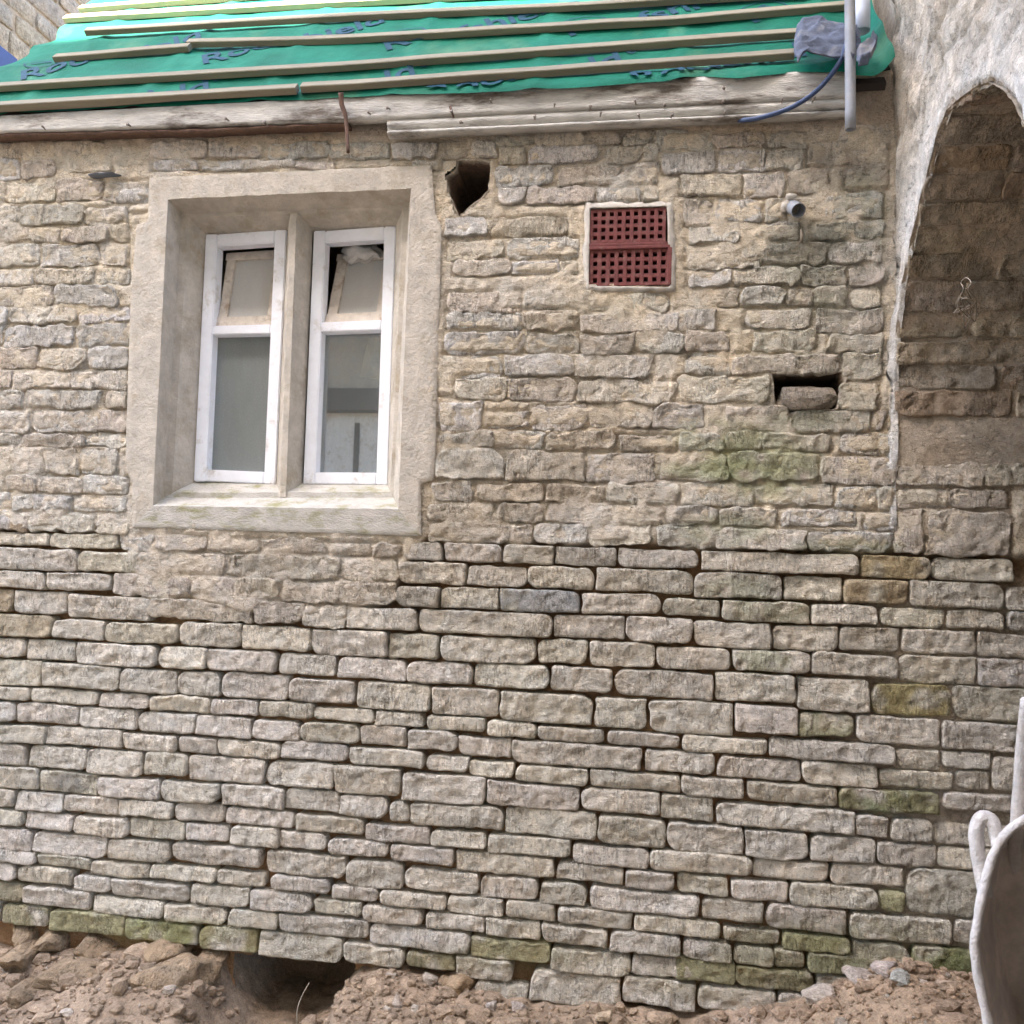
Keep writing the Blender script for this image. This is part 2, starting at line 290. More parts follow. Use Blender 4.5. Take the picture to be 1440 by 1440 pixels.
# ================================================================== the stones, traced course by course
# each tile: origin in the photograph, zoom, then (left, right, top, bottom) of every stone
TILES = [
 ((0, 740), 3, 'L', [(-40,200,28,80),(207,490,30,97),(-60,328,88,190),(332,578,105,195),(-60,190,185,262),(197,460,197,272),
  (-30,52,270,362),(57,272,272,372),(290,628,288,400),(-40,215,372,470),(228,435,388,482),(437,748,402,500),(755,1008,398,505),(1025,1305,425,527),(1322,1630,432,548),
  (-30,110,470,550),(105,315,480,570),(318,655,490,592),(670,868,508,603),(870,1165,525,612),(1168,1412,540,628),(1425,1715,558,650),
  (-40,172,558,675),(180,508,585,688),(508,738,605,708),(757,930,615,716),(930,1205,622,735),(1230,1500,645,748),
  (-50,125,680,738),(127,408,688,755),(412,618,703,772),(633,880,715,792),(893,1075,727,800),(1100,1318,740,820),(1325,1580,760,828),
  (-40,58,742,830),(60,322,750,838),(328,572,760,862),(577,818,785,880),(830,1058,798,895),(1065,1260,810,905),(1270,1515,828,920),
  (-30,185,835,915),(192,512,848,935),(517,742,873,950),(750,912,888,965),(917,1175,905,985),(1187,1468,912,995)]),
 ((0, 740), 3, 'U', [(500,650,38,108),(655,870,40,100),(875,1095,50,112),(1105,1380,58,118),(1385,1560,72,122),(1570,1690,74,128),(583,775,112,192),(778,948,118,205),(965,1225,118,212),(1228,1440,130,222),
  (1445,1670,140,225),(475,800,203,298),(805,985,208,292),(995,1170,222,308),(1185,1430,232,325),(1440,1660,235,330),(630,1068,308,405),(1075,1272,315,405),(1280,1455,325,425)]),
 ((0, 1040), 3, 'L', [(-40,110,12,108),(115,360,28,130),(368,595,40,160),(610,785,55,158),(790,1112,72,190),(1122,1405,92,210),(1412,1690,108,240),
  (-30,150,115,210),(170,410,130,230),(408,672,152,255),(680,925,172,265),(928,1195,190,298),(1200,1428,210,308),(1435,1630,232,335),
  (-30,55,215,288),(62,265,225,308),(265,495,240,320),(502,728,258,335),(733,948,275,352),(952,1240,285,372),(1248,1530,315,405),
  (-40,98,293,362),(100,302,310,390),(307,545,325,418),(545,780,335,435),(783,965,357,438),(967,1175,360,460),(1178,1378,380,465),(1380,1640,415,505),
  (-40,128,368,468),(135,445,392,505),(450,710,422,525),(713,1105,430,535),(1100,1455,465,595),
  (-40,142,468,530),(145,372,480,558),(385,622,510,595),(630,910,528,605),(913,1133,540,628),(1137,1388,572,662),(1393,1595,610,690),
  (-20,60,520,598),(67,298,532,618),(307,462,562,652),(467,795,590,690),(803,1050,610,705),(1052,1315,635,735),(1320,1525,675,750),
  (-20,95,603,682),(102,385,618,718),(380,685,658,758),(690,952,692,780),(957,1172,715,803),(1178,1555,742,838),
  (-60,-2,683,775),(5,200,690,785),(205,520,720,825),(527,832,765,855),(840,1085,790,895),(1090,1440,815,930),(1446,1700,855,950)]),
 ((480, 740), 3, 'L', [(255,425,70,145),(430,678,78,155),(687,895,82,160),(903,1160,90,165),(1168,1500,98,178),
  (240,525,150,245),(530,778,168,250),(787,1070,170,262),(1072,1480,180,285),
  (230,415,258,345),(413,660,260,350),(675,1005,268,362),(1017,1345,282,372),(1360,1590,305,380),
  (25,322,342,440),(328,890,358,465),(900,1190,375,472),(1212,1475,385,492),
  (198,410,455,565),(420,820,462,578),(830,1035,478,582),(1050,1320,488,602),(1330,1640,505,610),
  (278,552,572,668),(557,875,580,692),(885,1145,598,700),(1152,1565,610,728),
  (65,378,658,782),(382,660,675,800),(670,1058,702,838),(1067,1287,728,860),(1295,1655,738,880),
  (145,350,780,852),(355,605,803,870),(613,820,818,898),(832,1108,845,910),(1122,1425,868,938),(1438,1795,885,962),
  (80,272,838,930),(280,488,860,955),(492,715,890,985),(720,1268,912,1022),(1275,1570,945,1045)]),
 ((480, 1040), 3, 'L', [(35,348,38,122),(355,538,58,138),(540,725,92,172),(742,1040,108,195),(1050,1430,135,218),(1440,1695,160,247),
  (255,605,135,275),(615,1003,180,297),(1015,1342,210,318),(1352,1570,238,342),
  (205,285,255,352),(290,685,272,390),(688,1075,295,425),(1080,1368,335,455),(1375,1695,355,482),
  (98,372,345,445),(378,612,380,462),(620,963,398,505),(972,1292,447,545),(1302,1730,480,578),
  (207,475,447,530),(483,900,470,585),(907,1190,518,610),(1195,1405,548,645),(1415,1635,572,668),
  (20,262,508,635),(265,580,540,650),(590,830,570,680),(835,1035,597,705),(1042,1510,632,742),
  (162,442,640,725),(448,682,660,752),(690,903,685,773),(910,1225,712,805),(1232,1605,745,840),
  (92,345,695,785),(352,602,730,808),(612,842,760,848),(848,1120,785,878),(1132,1430,812,918),(1438,1650,842,945),
  (122,540,797,900),(545,880,838,938),(885,1220,887,985),(1225,1560,928,1010),(270,480,898,965),(485,725,915,1020),(560,782,1032,1115),(790,1180,992,1120),(1190,1440,1012,1130)]),
 ((960, 740), 3, 'L', [(80,748,110,200),(760,1045,135,218),(1055,1395,135,225),(55,418,195,310),(430,660,215,320),(692,942,232,332),(965,1360,240,342),(1366,1560,255,345),
  (172,535,312,402),(543,822,332,415),(835,1110,348,425),(1115,1365,360,435),(1372,1560,368,440),(55,368,408,520),(385,655,420,525),(665,917,428,525),(925,1240,440,532),(1246,1560,455,550),
  (215,540,525,622),(545,912,540,635),(920,1240,555,655),(1246,1560,570,672),(140,475,622,745),(482,790,640,778),(800,1130,672,798),(1145,1560,690,828),
  (225,487,760,882),(495,725,800,898),(732,1088,805,935),(1095,1560,835,955)]),
 ((960, 1040), 3, 'L', [(365,898,-5,98),(905,1085,35,125),(1095,1305,50,122),(1160,1300,128,205),(1310,1480,85,210),(150,497,72,170),(505,820,88,198),(830,1145,135,215),
  (268,645,188,275),(665,1082,208,322),(1105,1480,228,310),(140,730,268,385),(735,865,325,422),(890,1055,335,425),(1100,1480,312,352),(1062,1480,365,455),
  (265,530,385,508),(540,815,402,518),(823,1065,440,540),(1090,1480,462,555),(298,618,510,598),(625,935,535,632),(950,1480,562,755),
  (203,448,590,690),(457,825,610,722),(830,945,645,735),(82,332,680,785),(365,690,702,832),(705,1135,745,865),(1145,1480,775,870),
  (170,412,795,868),(420,712,815,905),(720,958,862,985),(965,1480,880,1020),(215,385,880,955),(388,520,888,975),(525,860,910,1005),
  (232,560,965,1070),(565,800,1005,1090),(65,395,1040,1150),(400,680,1078,1160),(-25,220,918,1030),(-80,60,1035,1140)]),
 ((920, 180), 4, 'U', [(870,1325,75,210),(635,835,130,225),(-10,310,15,120),(345,620,20,95),(630,860,15,95),(1060,1330,-15,50),(1075,1320,210,345),(745,990,235,370),(505,735,260,385),(40,340,140,250),(350,620,130,240),(150,490,260,370),
  (960,1295,380,515),(365,615,400,525),(175,320,420,545),(620,745,415,520),(500,830,540,635),(190,480,565,650),(890,1310,530,630),(615,965,655,765),(180,590,655,790),(1005,1280,640,750),
  (455,830,790,880),(835,1080,775,880),(1085,1310,765,865),(190,420,800,890),(480,740,895,1000),(745,885,910,1000),(890,1095,895,1005),(1110,1275,895,1000),(200,470,900,1000),(520,880,1015,1115),(910,1290,1020,1140),(130,360,1020,1120)]),
 ((920, 460), 4, 'U', [(190,415,35,120),(555,920,20,115),(985,1290,40,140),(440,1050,152,262),(1058,1280,150,285),(190,420,155,265),(140,655,278,420),(1045,1270,308,450),
  (400,770,460,585),(780,1220,480,595),(1228,1290,470,575),(145,390,605,690),(410,610,600,700),(620,1000,605,695),(1065,1255,600,710),(1272,1345,605,720),
  (30,410,715,860),(430,930,705,865),(945,1350,728,880),(165,560,880,1005),(570,1015,895,1005),(1020,1258,895,1030),(1268,1350,895,1030),(70,360,1010,1110),(365,690,1010,1115),(700,1130,1020,1110),(1185,1355,1040,1140),
  (20,355,1128,1240),(360,855,1145,1260),(870,1330,1155,1258)]),
 ((600, 380), 3.6, 'U', [(1065,1300,322,408),(770,1055,340,410),(500,765,320,410),(400,745,545,650),(770,1260,562,668),(60,145,450,640),(150,395,555,650),(290,515,715,800),(525,815,692,795),(825,1140,692,790),(1150,1400,690,790),(60,280,665,800),
  (45,385,915,1050),(400,800,920,1062),(810,1145,930,1068),(60,335,830,900),(345,590,822,900),(600,960,835,910),(970,1270,838,915),(30,240,1080,1168),(245,590,1080,1168),(600,890,1082,1165),(910,1280,1088,1180),
  (10,340,1182,1265),(350,605,1182,1270),(610,940,1188,1275),(945,1200,1195,1290),(10,240,1278,1360),(245,540,1282,1372),(545,820,1292,1385),(830,1140,1300,1388),
  (100,480,222,300),(500,760,205,300),(780,1100,222,300),(1110,1290,225,305),(90,480,320,420),(160,380,440,535),(390,735,440,530),(760,1150,445,540),(100,480,110,205),(500,720,100,195)]),
 ((0, 180), 4.8, 'U', [(160,390,210,335),(-20,120,210,335),(450,760,190,300),(30,370,370,485),(380,690,355,480),(700,1000,360,480),(-40,330,90,180),(350,700,95,180)]),
 ((0, 460), 4.5, 'U', [(250,520,945,1050),(525,800,950,1052),(-20,70,1050,1150),(75,210,1060,1160),(215,450,1065,1160),(455,790,1078,1165),(180,590,1178,1292),(600,815,1182,1300),(-20,175,1160,1290),(30,240,940,1045),(510,740,790,925),(280,500,790,930)]),
 ((1220, 440), 4, 'U', [(125,480,575,668),(490,960,570,670),(180,400,685,815),(410,960,690,830),(180,640,848,980),(650,960,850,980),(170,465,990,1092),(470,800,988,1100),(145,330,1122,1350),(338,800,1115,1362)]),
]
def fill(x0, x1, y0, y1, pitch, seed):          # small squared rubble half lost under mortar smears
    r = random.Random(seed); L = []; y = y0
    while y < y1-10:
        h = pitch*r.uniform(.85, 1.15); x = x0-r.uniform(0, 60)
        while x < x1-8:
            wd = r.uniform(55, 115); a = max(x+3, x0); b = min(x+wd-3, x1)
            if b-a > 18: L.append((a, b, y+2, min(y+h-3, y1)))
            x += wd
        y += h
    return L
FILLS = fill(-20, 180, 290, 625, 29, 3) + fill(628, 812, 305, 385, 28, 5) + fill(700, 925, 205, 285, 27, 9) + fill(215, 620, 198, 238, 27, 11) + fill(830, 940, 412, 440, 28, 4) + fill(625, 700, 196, 222, 26, 6) + fill(150, 215, 262, 300, 26, 8) + fill(700, 930, 178, 204, 26, 12)

OVER = {(1260,798): (.40,.31,.17), (1230,832): (.38,.30,.19), (1280,985): (.33,.27,.11), (1160,1025): (.29,.28,.17), (1225,1130): (.22,.21,.10), (765,845): (.36,.36,.355),
        (35,1290): (.36,.33,.20), (120,1298): (.34,.32,.17), (226,1310): (.27,.27,.12), (320,1322): (.27,.24,.11), (605,1350): (.30,.26,.14), (717,1336): (.29,.27,.15), (10,1253): (.25,.22,.14),
        (1250,1270): (.34,.33,.18), (605,1362): (.28,.25,.14), (1350,1362): (.16,.18,.06), (1148,1325): (.24,.235,.12), (1050,1380): (.25,.23,.13), (1190,1360): (.22,.22,.12), (990,1360): (.27,.26,.15), (1100,1385): (.24,.22,.12), (1410,1360): (.17,.18,.07), (5,725): (.30,.22,.13), (15,720): (.30,.22,.13), (1350,1255): (.40,.38,.32), (10,846): (.33,.26,.17), (30,880): (.36,.30,.21), (1297,848): (.42,.38,.31)}
BLOBS = [(1150,355,95,48,(.27,.265,.225),1.0),(1195,240,65,30,(.30,.27,.22),.9),(1190,430,60,20,(.28,.28,.23),.9),(1215,300,40,60,(.34,.34,.26),.7),(1120,215,70,25,(.36,.33,.27),.7),(1010,660,90,16,(.27,.30,.16),.8),(1130,590,60,16,(.26,.27,.21),.8),(1190,770,80,14,(.27,.29,.18),.7),(620,230,60,40,(.46,.43,.36),.5),
   # stains that belong to the stone: photo x, y, half sizes, colour, strength
 (1075,655,85,50,(.30,.33,.17),.75),(1020,745,70,25,(.29,.32,.20),.6),(1040,830,60,22,(.27,.29,.18),.6),(1070,930,45,18,(.27,.30,.16),.6),(1010,615,70,30,(.34,.35,.20),.6),(1245,1130,40,16,(.10,.15,.03),.85),
 (1160,1330,170,45,(.21,.20,.10),.7),(1350,1365,70,28,(.11,.14,.03),.9),(1000,1370,120,40,(.25,.23,.13),.6),(720,1345,120,22,(.27,.25,.13),.5),(240,1310,110,20,(.27,.27,.11),.6),(1085,860,60,20,(.30,.32,.20),.5),
 (770,845,55,16,(.20,.21,.22),.8),(100,1100,36,14,(.13,.13,.14),.75),(1130,345,60,28,(.22,.22,.20),.7),(1200,330,50,20,(.24,.24,.20),.6),(1175,225,55,20,(.28,.24,.20),.6),(1120,470,90,160,(.40,.37,.26),.4),(1150,420,60,14,(.24,.24,.20),.6),
 (640,865,70,16,(.30,.28,.25),.5),(400,870,60,14,(.28,.26,.24),.5),(380,850,30,12,(.24,.22,.20),.5),(850,890,60,30,(.33,.30,.26),.4),(135,300,40,30,(.33,.30,.24),.5),(60,600,90,60,(.42,.36,.30),.4),(770,640,180,110,(.37,.31,.235),.6),(650,720,80,50,(.32,.27,.20),.6),(800,480,160,70,(.41,.35,.25),.5),(90,360,110,110,(.50,.44,.32),.5),(900,260,90,60,(.43,.41,.37),.5),(1150,560,60,26,(.30,.31,.25),.4),(380,800,180,60,(.40,.345,.285),.5)]
def tint(V, base, s):
    px, py = proj(V); c = np.broadcast_to(base, (len(V), 3)).copy()
    nz = fbm(V*26, 4, 5)
    for x, y, a, b, k, st in BLOBS:
        d = ((px-x)/a)**2+((py-y)/b)**2
        m = .8*st*smooth(1.5, .25, d)*smooth(.30, .62, nz+.10)
        c = c*(1-m[:, None])+np.array(k)*m[:, None]
    nz2 = fbm(V*9+31, 3, 9); c *= (0.88+.24*nz2)[:, None]
    return c
def flushness(px, py):                            # 1 where the mortar still stands flush, 0 where it is raked out
    line = np.interp(px, [-200, 60, 165, 200, 300, 420, 480, 545, 570, 600, 1500], [742, 744, 752, 838, 850, 874, 862, 848, 800, 757, 782])
    up = smooth(9, -5, py-line-8*(vn(np.stack([px*.03, py*.03, px*0], -1), 3)-.5)*2)
    rt = .55*smooth(1120, 1330, px)*smooth(790, 840, py)
    return np.maximum(up, rt)

# ================================================================== the cottage
cottage = empty('stone_cottage', (-1.0, 1.5, 0.0), 'weathered cream stone cottage with mullioned window and green stripped roof', 'cottage')
HOLES = {'putlog': [(643,225),(689,226),(687,268),(670,284),(644,303),(638,290),(631,268),(628,247),(642,236)],
         'socket': [(1088,527),(1184,522),(1187,535),(1176,575),(1150,574),(1108,581),(1106,574),(1091,570)]}
WINHOLE = [(222,262),(600,250),(585,735),(200,725)]
VENTHOLE = [(832,296),(936,293),(939,400),(831,399)]
XL = -2.10; XW = 0.601; XR = 3.4                  # left corner, plane of the arch wall, far end of the passage
ZTOP = ZC+1.33
def upper_rects():
    L = []
    for (ox, oy), zm, zone, T in TILES:
        if zone == 'U': L += [(ox+a/zm, ox+b/zm, oy+t/zm, oy+d/zm) for a, b, t, d in T]
    L += FILLS; o = []
    for x0, x1, yt, yb in L:
        mx, my = (x0+x1)/2, (yt+yb)/2; o.append((on_y(x0, my)[0]+.003, on_y(x1, my)[0]-.003, on_y(mx, yb)[2]+.003, on_y(mx, yt)[2]-.003))
    return o
def groove(V):
    g = np.zeros(len(V)); X, Z = V[:, 0], V[:, 2]
    for x0, x1, z0, z1 in upper_rects():
        m = np.where((X > x0-.02) & (X < x1+.02) & (Z > z0-.02) & (Z < z1+.02))[0]
        if len(m):
            sd = np.maximum(np.maximum(x0-X[m], X[m]-x1), np.maximum(z0-Z[m], Z[m]-z1)); k = np.exp(-((sd-.004)/.006)**2)*np.where(Z[m] < z0+.004, 1.25, .8); g[m] = np.maximum(g[m], k)
    return g*smooth(.30, .52, fbm(V*9+2, 3, 63))
def wall_depth(V):
    px, py = proj(V); f = flushness(px, py)
    lump = fbm(V*22, 4, 41)-.5; fine = fbm(V*75, 3, 71)-.5; big = fbm(V*6, 3, 13)-.5
    rid = 1-np.abs(2*fbm(V*np.array([26, 1, 38]), 3, 23)-1)
    cov = smooth(.50, .66, fbm(V*5.5+3, 3, 19))
    up = -.0015+.004*cov+.006*lump+.007*fine+.004*big+.005*(rid-.75)-.009*groove(V)
    lo = -.038-.022*(fbm(V*4.5+8, 2, 29)-.3)+.014*lump+.006*fine
    return lo*(1-f)+up*f, f
CX = np.arange(XL, XR, .0062); CX = CX[(CX < 1.35)]; CX = np.append(CX, np.arange(1.35, XR+.2, .06))
CZ = np.append(np.arange(-.35, .12, .05), np.arange(.12, ZTOP+.001, .0062))
gx, gz = np.meshgrid(CX, CZ, indexing='ij'); V = np.stack([gx.ravel(), gx.ravel()*0, gz.ravel()], 1)
dep, fl = wall_depth(V); px, py = proj(V); V[:, 1] = -dep
nz = fbm(V*14, 4, 3); c_up = np.array([.57, .50, .395])*(.84+.34*nz)[:, None]; c_lo = np.array([.35, .22, .125])*(.8+.4*nz)[:, None]
yel = smooth(.55, .75, fbm(V*7+5, 3, 77))[:, None]; c_up = c_up*(1-.5*yel)+np.array([.57, .475, .34])*.5*yel
grey = smooth(.5, .7, fbm(V*6+9, 3, 87))[:, None]; c_up = c_up*(1-.5*grey)+np.array([.54, .51, .465])*.5*grey
pinkish = smooth(1100, 1250, px)[:, None]*smooth(800, 850, py)[:, None]; c_lo = c_lo*(1-pinkish)+np.array([.36, .29, .235])*pinkish
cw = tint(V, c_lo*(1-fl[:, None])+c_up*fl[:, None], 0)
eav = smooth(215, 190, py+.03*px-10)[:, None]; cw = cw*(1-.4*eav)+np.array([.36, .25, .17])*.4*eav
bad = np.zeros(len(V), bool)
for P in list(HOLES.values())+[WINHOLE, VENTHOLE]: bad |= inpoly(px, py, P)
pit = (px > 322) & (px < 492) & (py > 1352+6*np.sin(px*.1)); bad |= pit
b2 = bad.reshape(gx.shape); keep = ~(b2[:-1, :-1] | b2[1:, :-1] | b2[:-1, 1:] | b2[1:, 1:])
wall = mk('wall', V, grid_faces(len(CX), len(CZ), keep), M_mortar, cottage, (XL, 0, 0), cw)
wall['label'] = 'lime mortar face of the wall, raked out between the lower courses'

# ---- one builder for every squared stone: (a, b) across the wall, d out of it
def stone_vf(x0, x1, z0, z1, face, rough, er, ed, seed, base, mapf=None, tilt=.004, wob=.006, step=.0065, back=.035, tintf=tint, over=None):
    r = random.Random(seed); hx, hz = (x1-x0)/2, (z1-z0)/2; cx, cz = (x0+x1)/2, (z0+z1)/2
    def line(h):
        n = max(3, int(round((2*h-.016)/step))); t = np.linspace(-h+.008, h-.008, n)
        return np.concatenate([[-h, -h+.003], t, [h-.003, h]])
    if min(hx, hz) < .012: return None
    u, v = line(hx), line(hz); U, W = np.meshgrid(u, v, indexing='ij'); U, W = U.ravel(), W.ravel()
    e = np.minimum(hx-np.abs(U), hz-np.abs(W))
    cr = [min(min(hx, hz)*.8, r.choice((.004, .006, .009, .013, .022, .032))) for _ in range(4)]
    k = np.where(U > 0, np.where(W > 0, cr[0], cr[1]), np.where(W > 0, cr[2], cr[3]))
    qx, qz = np.abs(U)-(hx-k), np.abs(W)-(hz-k); m = (qx > 0) & (qz > 0)
    l = np.hypot(qx, qz)+1e-9; s = np.where(m, np.maximum(qx, qz)/l, 1)
    a = np.where(m, np.sign(U)*(hx-k+qx*s), U); b = np.where(m, np.sign(W)*(hz-k+qz*s), W)
    P = np.stack([cx+a, np.full(len(a), seed*.37), cz+b], 1); so = seed*3.3
    a = a+wob*2*(fbm(P*13+so, 2, 1)-.5)+wob*1.2*(vn(P*45+so, 2)-.5)
    b = b+wob*1.5*(fbm(P*11+so+50, 2, 3)-.5)+wob*1.0*(vn(P*48+so, 4)-.5)
    # hacked edges bow a little
    b = b+r.uniform(-.0025, .0025)*(1-(a/hx)**2)+r.uniform(-.012, .012)*a
    n1 = fbm(P*np.array([30, 1, 50])+so, 4, 11, .6)-.5; chip = np.maximum(0, vn(P*np.array([22, 1, 26])+so+9, 6)-.60)
    strokes = fbm(P*np.array([125, 1, 26])+so, 2, 8)-.5; rid = np.abs(2*fbm(P*np.array([16, 1, 22])+so+4, 3, 15)-1)
    el = np.clip(e/er, 0, 1); d = face-ed*(1-np.sqrt(np.clip(1-(1-el)**2, 0, 1)))
    d = d+rough*(2.0*n1*(.35+.65*el)-2.2*chip*.5*el)+rough*.55*strokes*el-rough*.7*np.maximum(0, .22-rid)*3*el
    d = d+r.uniform(-1, 1)*tilt*a/hx+r.uniform(-1, 1)*tilt*b/hz
    nu, nv = len(u), len(v); F = grid_faces(nu, nv)
    ring = [i*nv for i in range(nu)]+[(nu-1)*nv+j for j in range(1, nv)]+[i*nv+nv-1 for i in range(nu-2, -1, -1)]+[j for j in range(nv-2, 0, -1)]
    n0 = len(a); ra, rb = a[ring]*.985, b[ring]*.97
    A = np.concatenate([a, ra]); B = np.concatenate([b, rb]); D = np.concatenate([d, np.full(len(ring), face-back)])
    R_ = len(ring)
    F = F+[(ring[(i+1) % R_], ring[i], n0+i, n0+(i+1) % R_) for i in range(R_)]
    A, B = A+cx, B+cz
    V = np.stack([A, -D, B], 1) if mapf is None else mapf(A, B, D)
    jit = np.array(base)*r.uniform(.88, 1.10)*np.array([1+r.uniform(-.01, .02), 1, 1+r.uniform(-.06, .03)])
    C = tintf(V, jit, seed)
    if over is not None:
        mm = (.86*smooth(.24, .48, fbm(V*16+seed, 3, 7)))[:, None]; C = C*(1-mm)+np.array(over)*1.08*mm
    return V, F, C

ALL = []; sid = 100; RECTS = []
def rect_px(x0, x1, yt, yb, zone):
    mx, my = (x0+x1)/2, (yt+yb)/2
    RECTS.append([on_y(x0, my)[0], on_y(x1, my)[0], on_y(mx, yb)[2], on_y(mx, yt)[2], mx, my, x1-x0, zone])
for (ox, oy), zm, zone, L in TILES:
    for a, b, t, d in L: rect_px(ox+a/zm, ox+b/zm, oy+t/zm, oy+d/zm, zone)
for a, b, t, d in FILLS: rect_px(a, b, t, d, 'U')
A_ = np.array([r[:4] for r in RECTS]); lowz = np.array([r[7] == 'L' for r in RECTS]); n_ = len(A_); B_ = A_.copy()
for i in range(n_):                                # even out the joints between neighbours
    xo = np.minimum(A_[i, 1], A_[:, 1])-np.maximum(A_[i, 0], A_[:, 0]); zo = np.minimum(A_[i, 3], A_[:, 3])-np.maximum(A_[i, 2], A_[:, 2])
    jw = .0028 if lowz[i] else .0026
    ab = (xo > .018) & (np.abs(A_[:, 2]-A_[i, 3]) < .024) & (np.arange(n_) != i) & (A_[:, 3] > A_[i, 3]+.015)
    be = (xo > .018) & (np.abs(A_[:, 3]-A_[i, 2]) < .024) & (np.arange(n_) != i) & (A_[:, 2] < A_[i, 2]-.015)
    rt = (zo > .018) & (np.abs(A_[:, 0]-A_[i, 1]) < .026) & (np.arange(n_) != i) & (A_[:, 1] > A_[i, 1]+.02)
    lf = (zo > .018) & (np.abs(A_[:, 1]-A_[i, 0]) < .026) & (np.arange(n_) != i) & (A_[:, 0] < A_[i, 0]-.02)
    if ab.any(): B_[i, 3] = ((A_[ab, 2]+A_[i, 3])/2).min()-jw
    if be.any(): B_[i, 2] = ((A_[be, 3]+A_[i, 2])/2).max()+jw
    if rt.any(): B_[i, 1] = ((A_[rt, 0]+A_[i, 1])/2).min()-jw
    if lf.any(): B_[i, 0] = ((A_[lf, 1]+A_[i, 0])/2).max()+jw
    elif RECTS[i][4]-RECTS[i][6]/2 < 3: B_[i, 0] = XL-.006+.01*random.random()      # quoins run through to the corner
def add_stone(X0, X1, Z0, Z1, mx, my, wpx, zone):
    global sid
    sid += 1
    if X1-X0 < .03: return
    for P in list(HOLES.values())+[WINHOLE, VENTHOLE]:
        if inpoly(np.array([mx]), np.array([my]), P)[0]: return
    r = random.Random(sid)
    base = (.60, .55, .465) if zone == 'L' else r.choice([(.63, .60, .55), (.62, .57, .49), (.60, .56, .49), (.57, .505, .42), (.61, .55, .47), (.59, .565, .52)])
    if zone == 'L' and my > 900: base = (.61, .565, .49)
    if zone == 'L' and 560 < mx < 960 and my < 900: base = (.53, .485, .41)
    if zone == 'U' and 200 < mx < 600 and my > 740: base = (.53, .475, .40)
    if zone == 'U' and mx > 1255: base = (.50, .445, .37)
    over = None
    for (ox, oy), oc in OVER.items():
        if abs(ox-mx) < max(12, wpx*.4) and abs(oy-my) < 14: over = oc
    flush = flushness(np.array([mx]), np.array([my]))[0]
    if zone == 'L':
        j_ = .0
        s = stone_vf(X0+j_, X1-j_, Z0+j_, Z1-j_, .0+r.uniform(-.003, .005), .0072, r.uniform(.003, .007), r.uniform(.003, .0055), sid, base, wob=.0048, over=over, back=.07)
    else:
        g = .0
        s = stone_vf(X0+g, X1-g, Z0+g, Z1-g, .0015+r.uniform(-.003, .004), .0065, r.uniform(.002, .005), r.uniform(.002, .0045), sid, base, wob=.012, back=.03, over=over)
    if s is not None: ALL.append(((X1-X0)*(Z1-Z0)*(1.0 if zone == 'L' else .75), s))
for k in range(n_): add_stone(*B_[k], *RECTS[k][4:])
ALL.sort(key=lambda q: -q[0])
for _, (V, F, C) in ALL[:300]: mk('stone', V, F, M_stone, wall, None, C)
V, F, C = join([q[1] for q in ALL[300:]])
tag(mk('small_stones', V, F, M_stone, wall, None, C), kind='stuff')

# ---- holes in the wall: ragged lip, deep throat
for nm, P in HOLES.items():
    P = np.array(P, float); Q = []
    for i in range(len(P)):
        for t in (0, .25, .5, .75): Q.append(P[i]*(1-t)+P[(i+1) % len(P)]*t)
    Q = np.array(Q); c = Q.mean(0); n = len(Q); rings = []
    for k, (sc, y) in enumerate(((1.16, .010), (1.06, .003), (1.0, .004), (.97, .03), (1.0, .12), (1.05, .30))):
        pts = np.array([on_y(*(c+(q-c)*sc), 0) for q in Q]); jj = fbm(pts*40+k, 2, 5)-.5
        pts[:, 1] = y+.006*jj; pts[:, 0] += .016*(fbm(pts*45, 2, 8)-.5); pts[:, 2] += .018*(fbm(pts*45, 2, 9)-.5); rings.append(pts)
    V = np.vstack(rings+[rings[-1].mean(0)[None]]); K = len(rings)
    F = [(k*n+i, k*n+(i+1) % n, (k+1)*n+(i+1) % n, (k+1)*n+i) for k in range(K-1) for i in range(n)]+[((K-1)*n+i, (K-1)*n+(i+1) % n, K*n) for i in range(n)]
    cc = np.vstack([np.full((3*n, 3), (.41, .36, .29)), np.full((len(V)-3*n, 3), (.20, .14, .10))])
    mk('wall_cavity', V, F, M_mortar, wall, None, cc)

# ---- window: dressed surround, mullion, casements
win = bpy.data.objects.new('window', None); reg(win, cottage, on_y(390, 745, .0))
win['label'] = 'two-light mullioned window with white casements'
YF, YB = .065, .135
Q1 = [(236,280),(578,265),(560,716),(215,711)]; Q2 = [(256,301),(575,291),(553,700),(231,700)]; Q3 = [(265,306),(567,294),(549,692),(242,693)]; Q4 = [(291,331),(556,320),(544,681),(273,678)]
OUT = {'top': [(210,250),(607,232)], 'right': [(607,232),(612,300),(621,321),(611,675),(592,680),(592,754)], 'bottom': [(592,754),(186,742)], 'left': [(186,742),(186,676),(176,658),(184,420),(192,316),(208,312),(210,250)]}
def along(P, n):
    P = np.array(P, float); L = np.concatenate([[0], np.cumsum(np.hypot(*np.diff(P, axis=0).T))]); t = np.linspace(0, L[-1], n)
    return np.stack([np.interp(t, L, P[:, 0]), np.interp(t, L, P[:, 1])], 1)
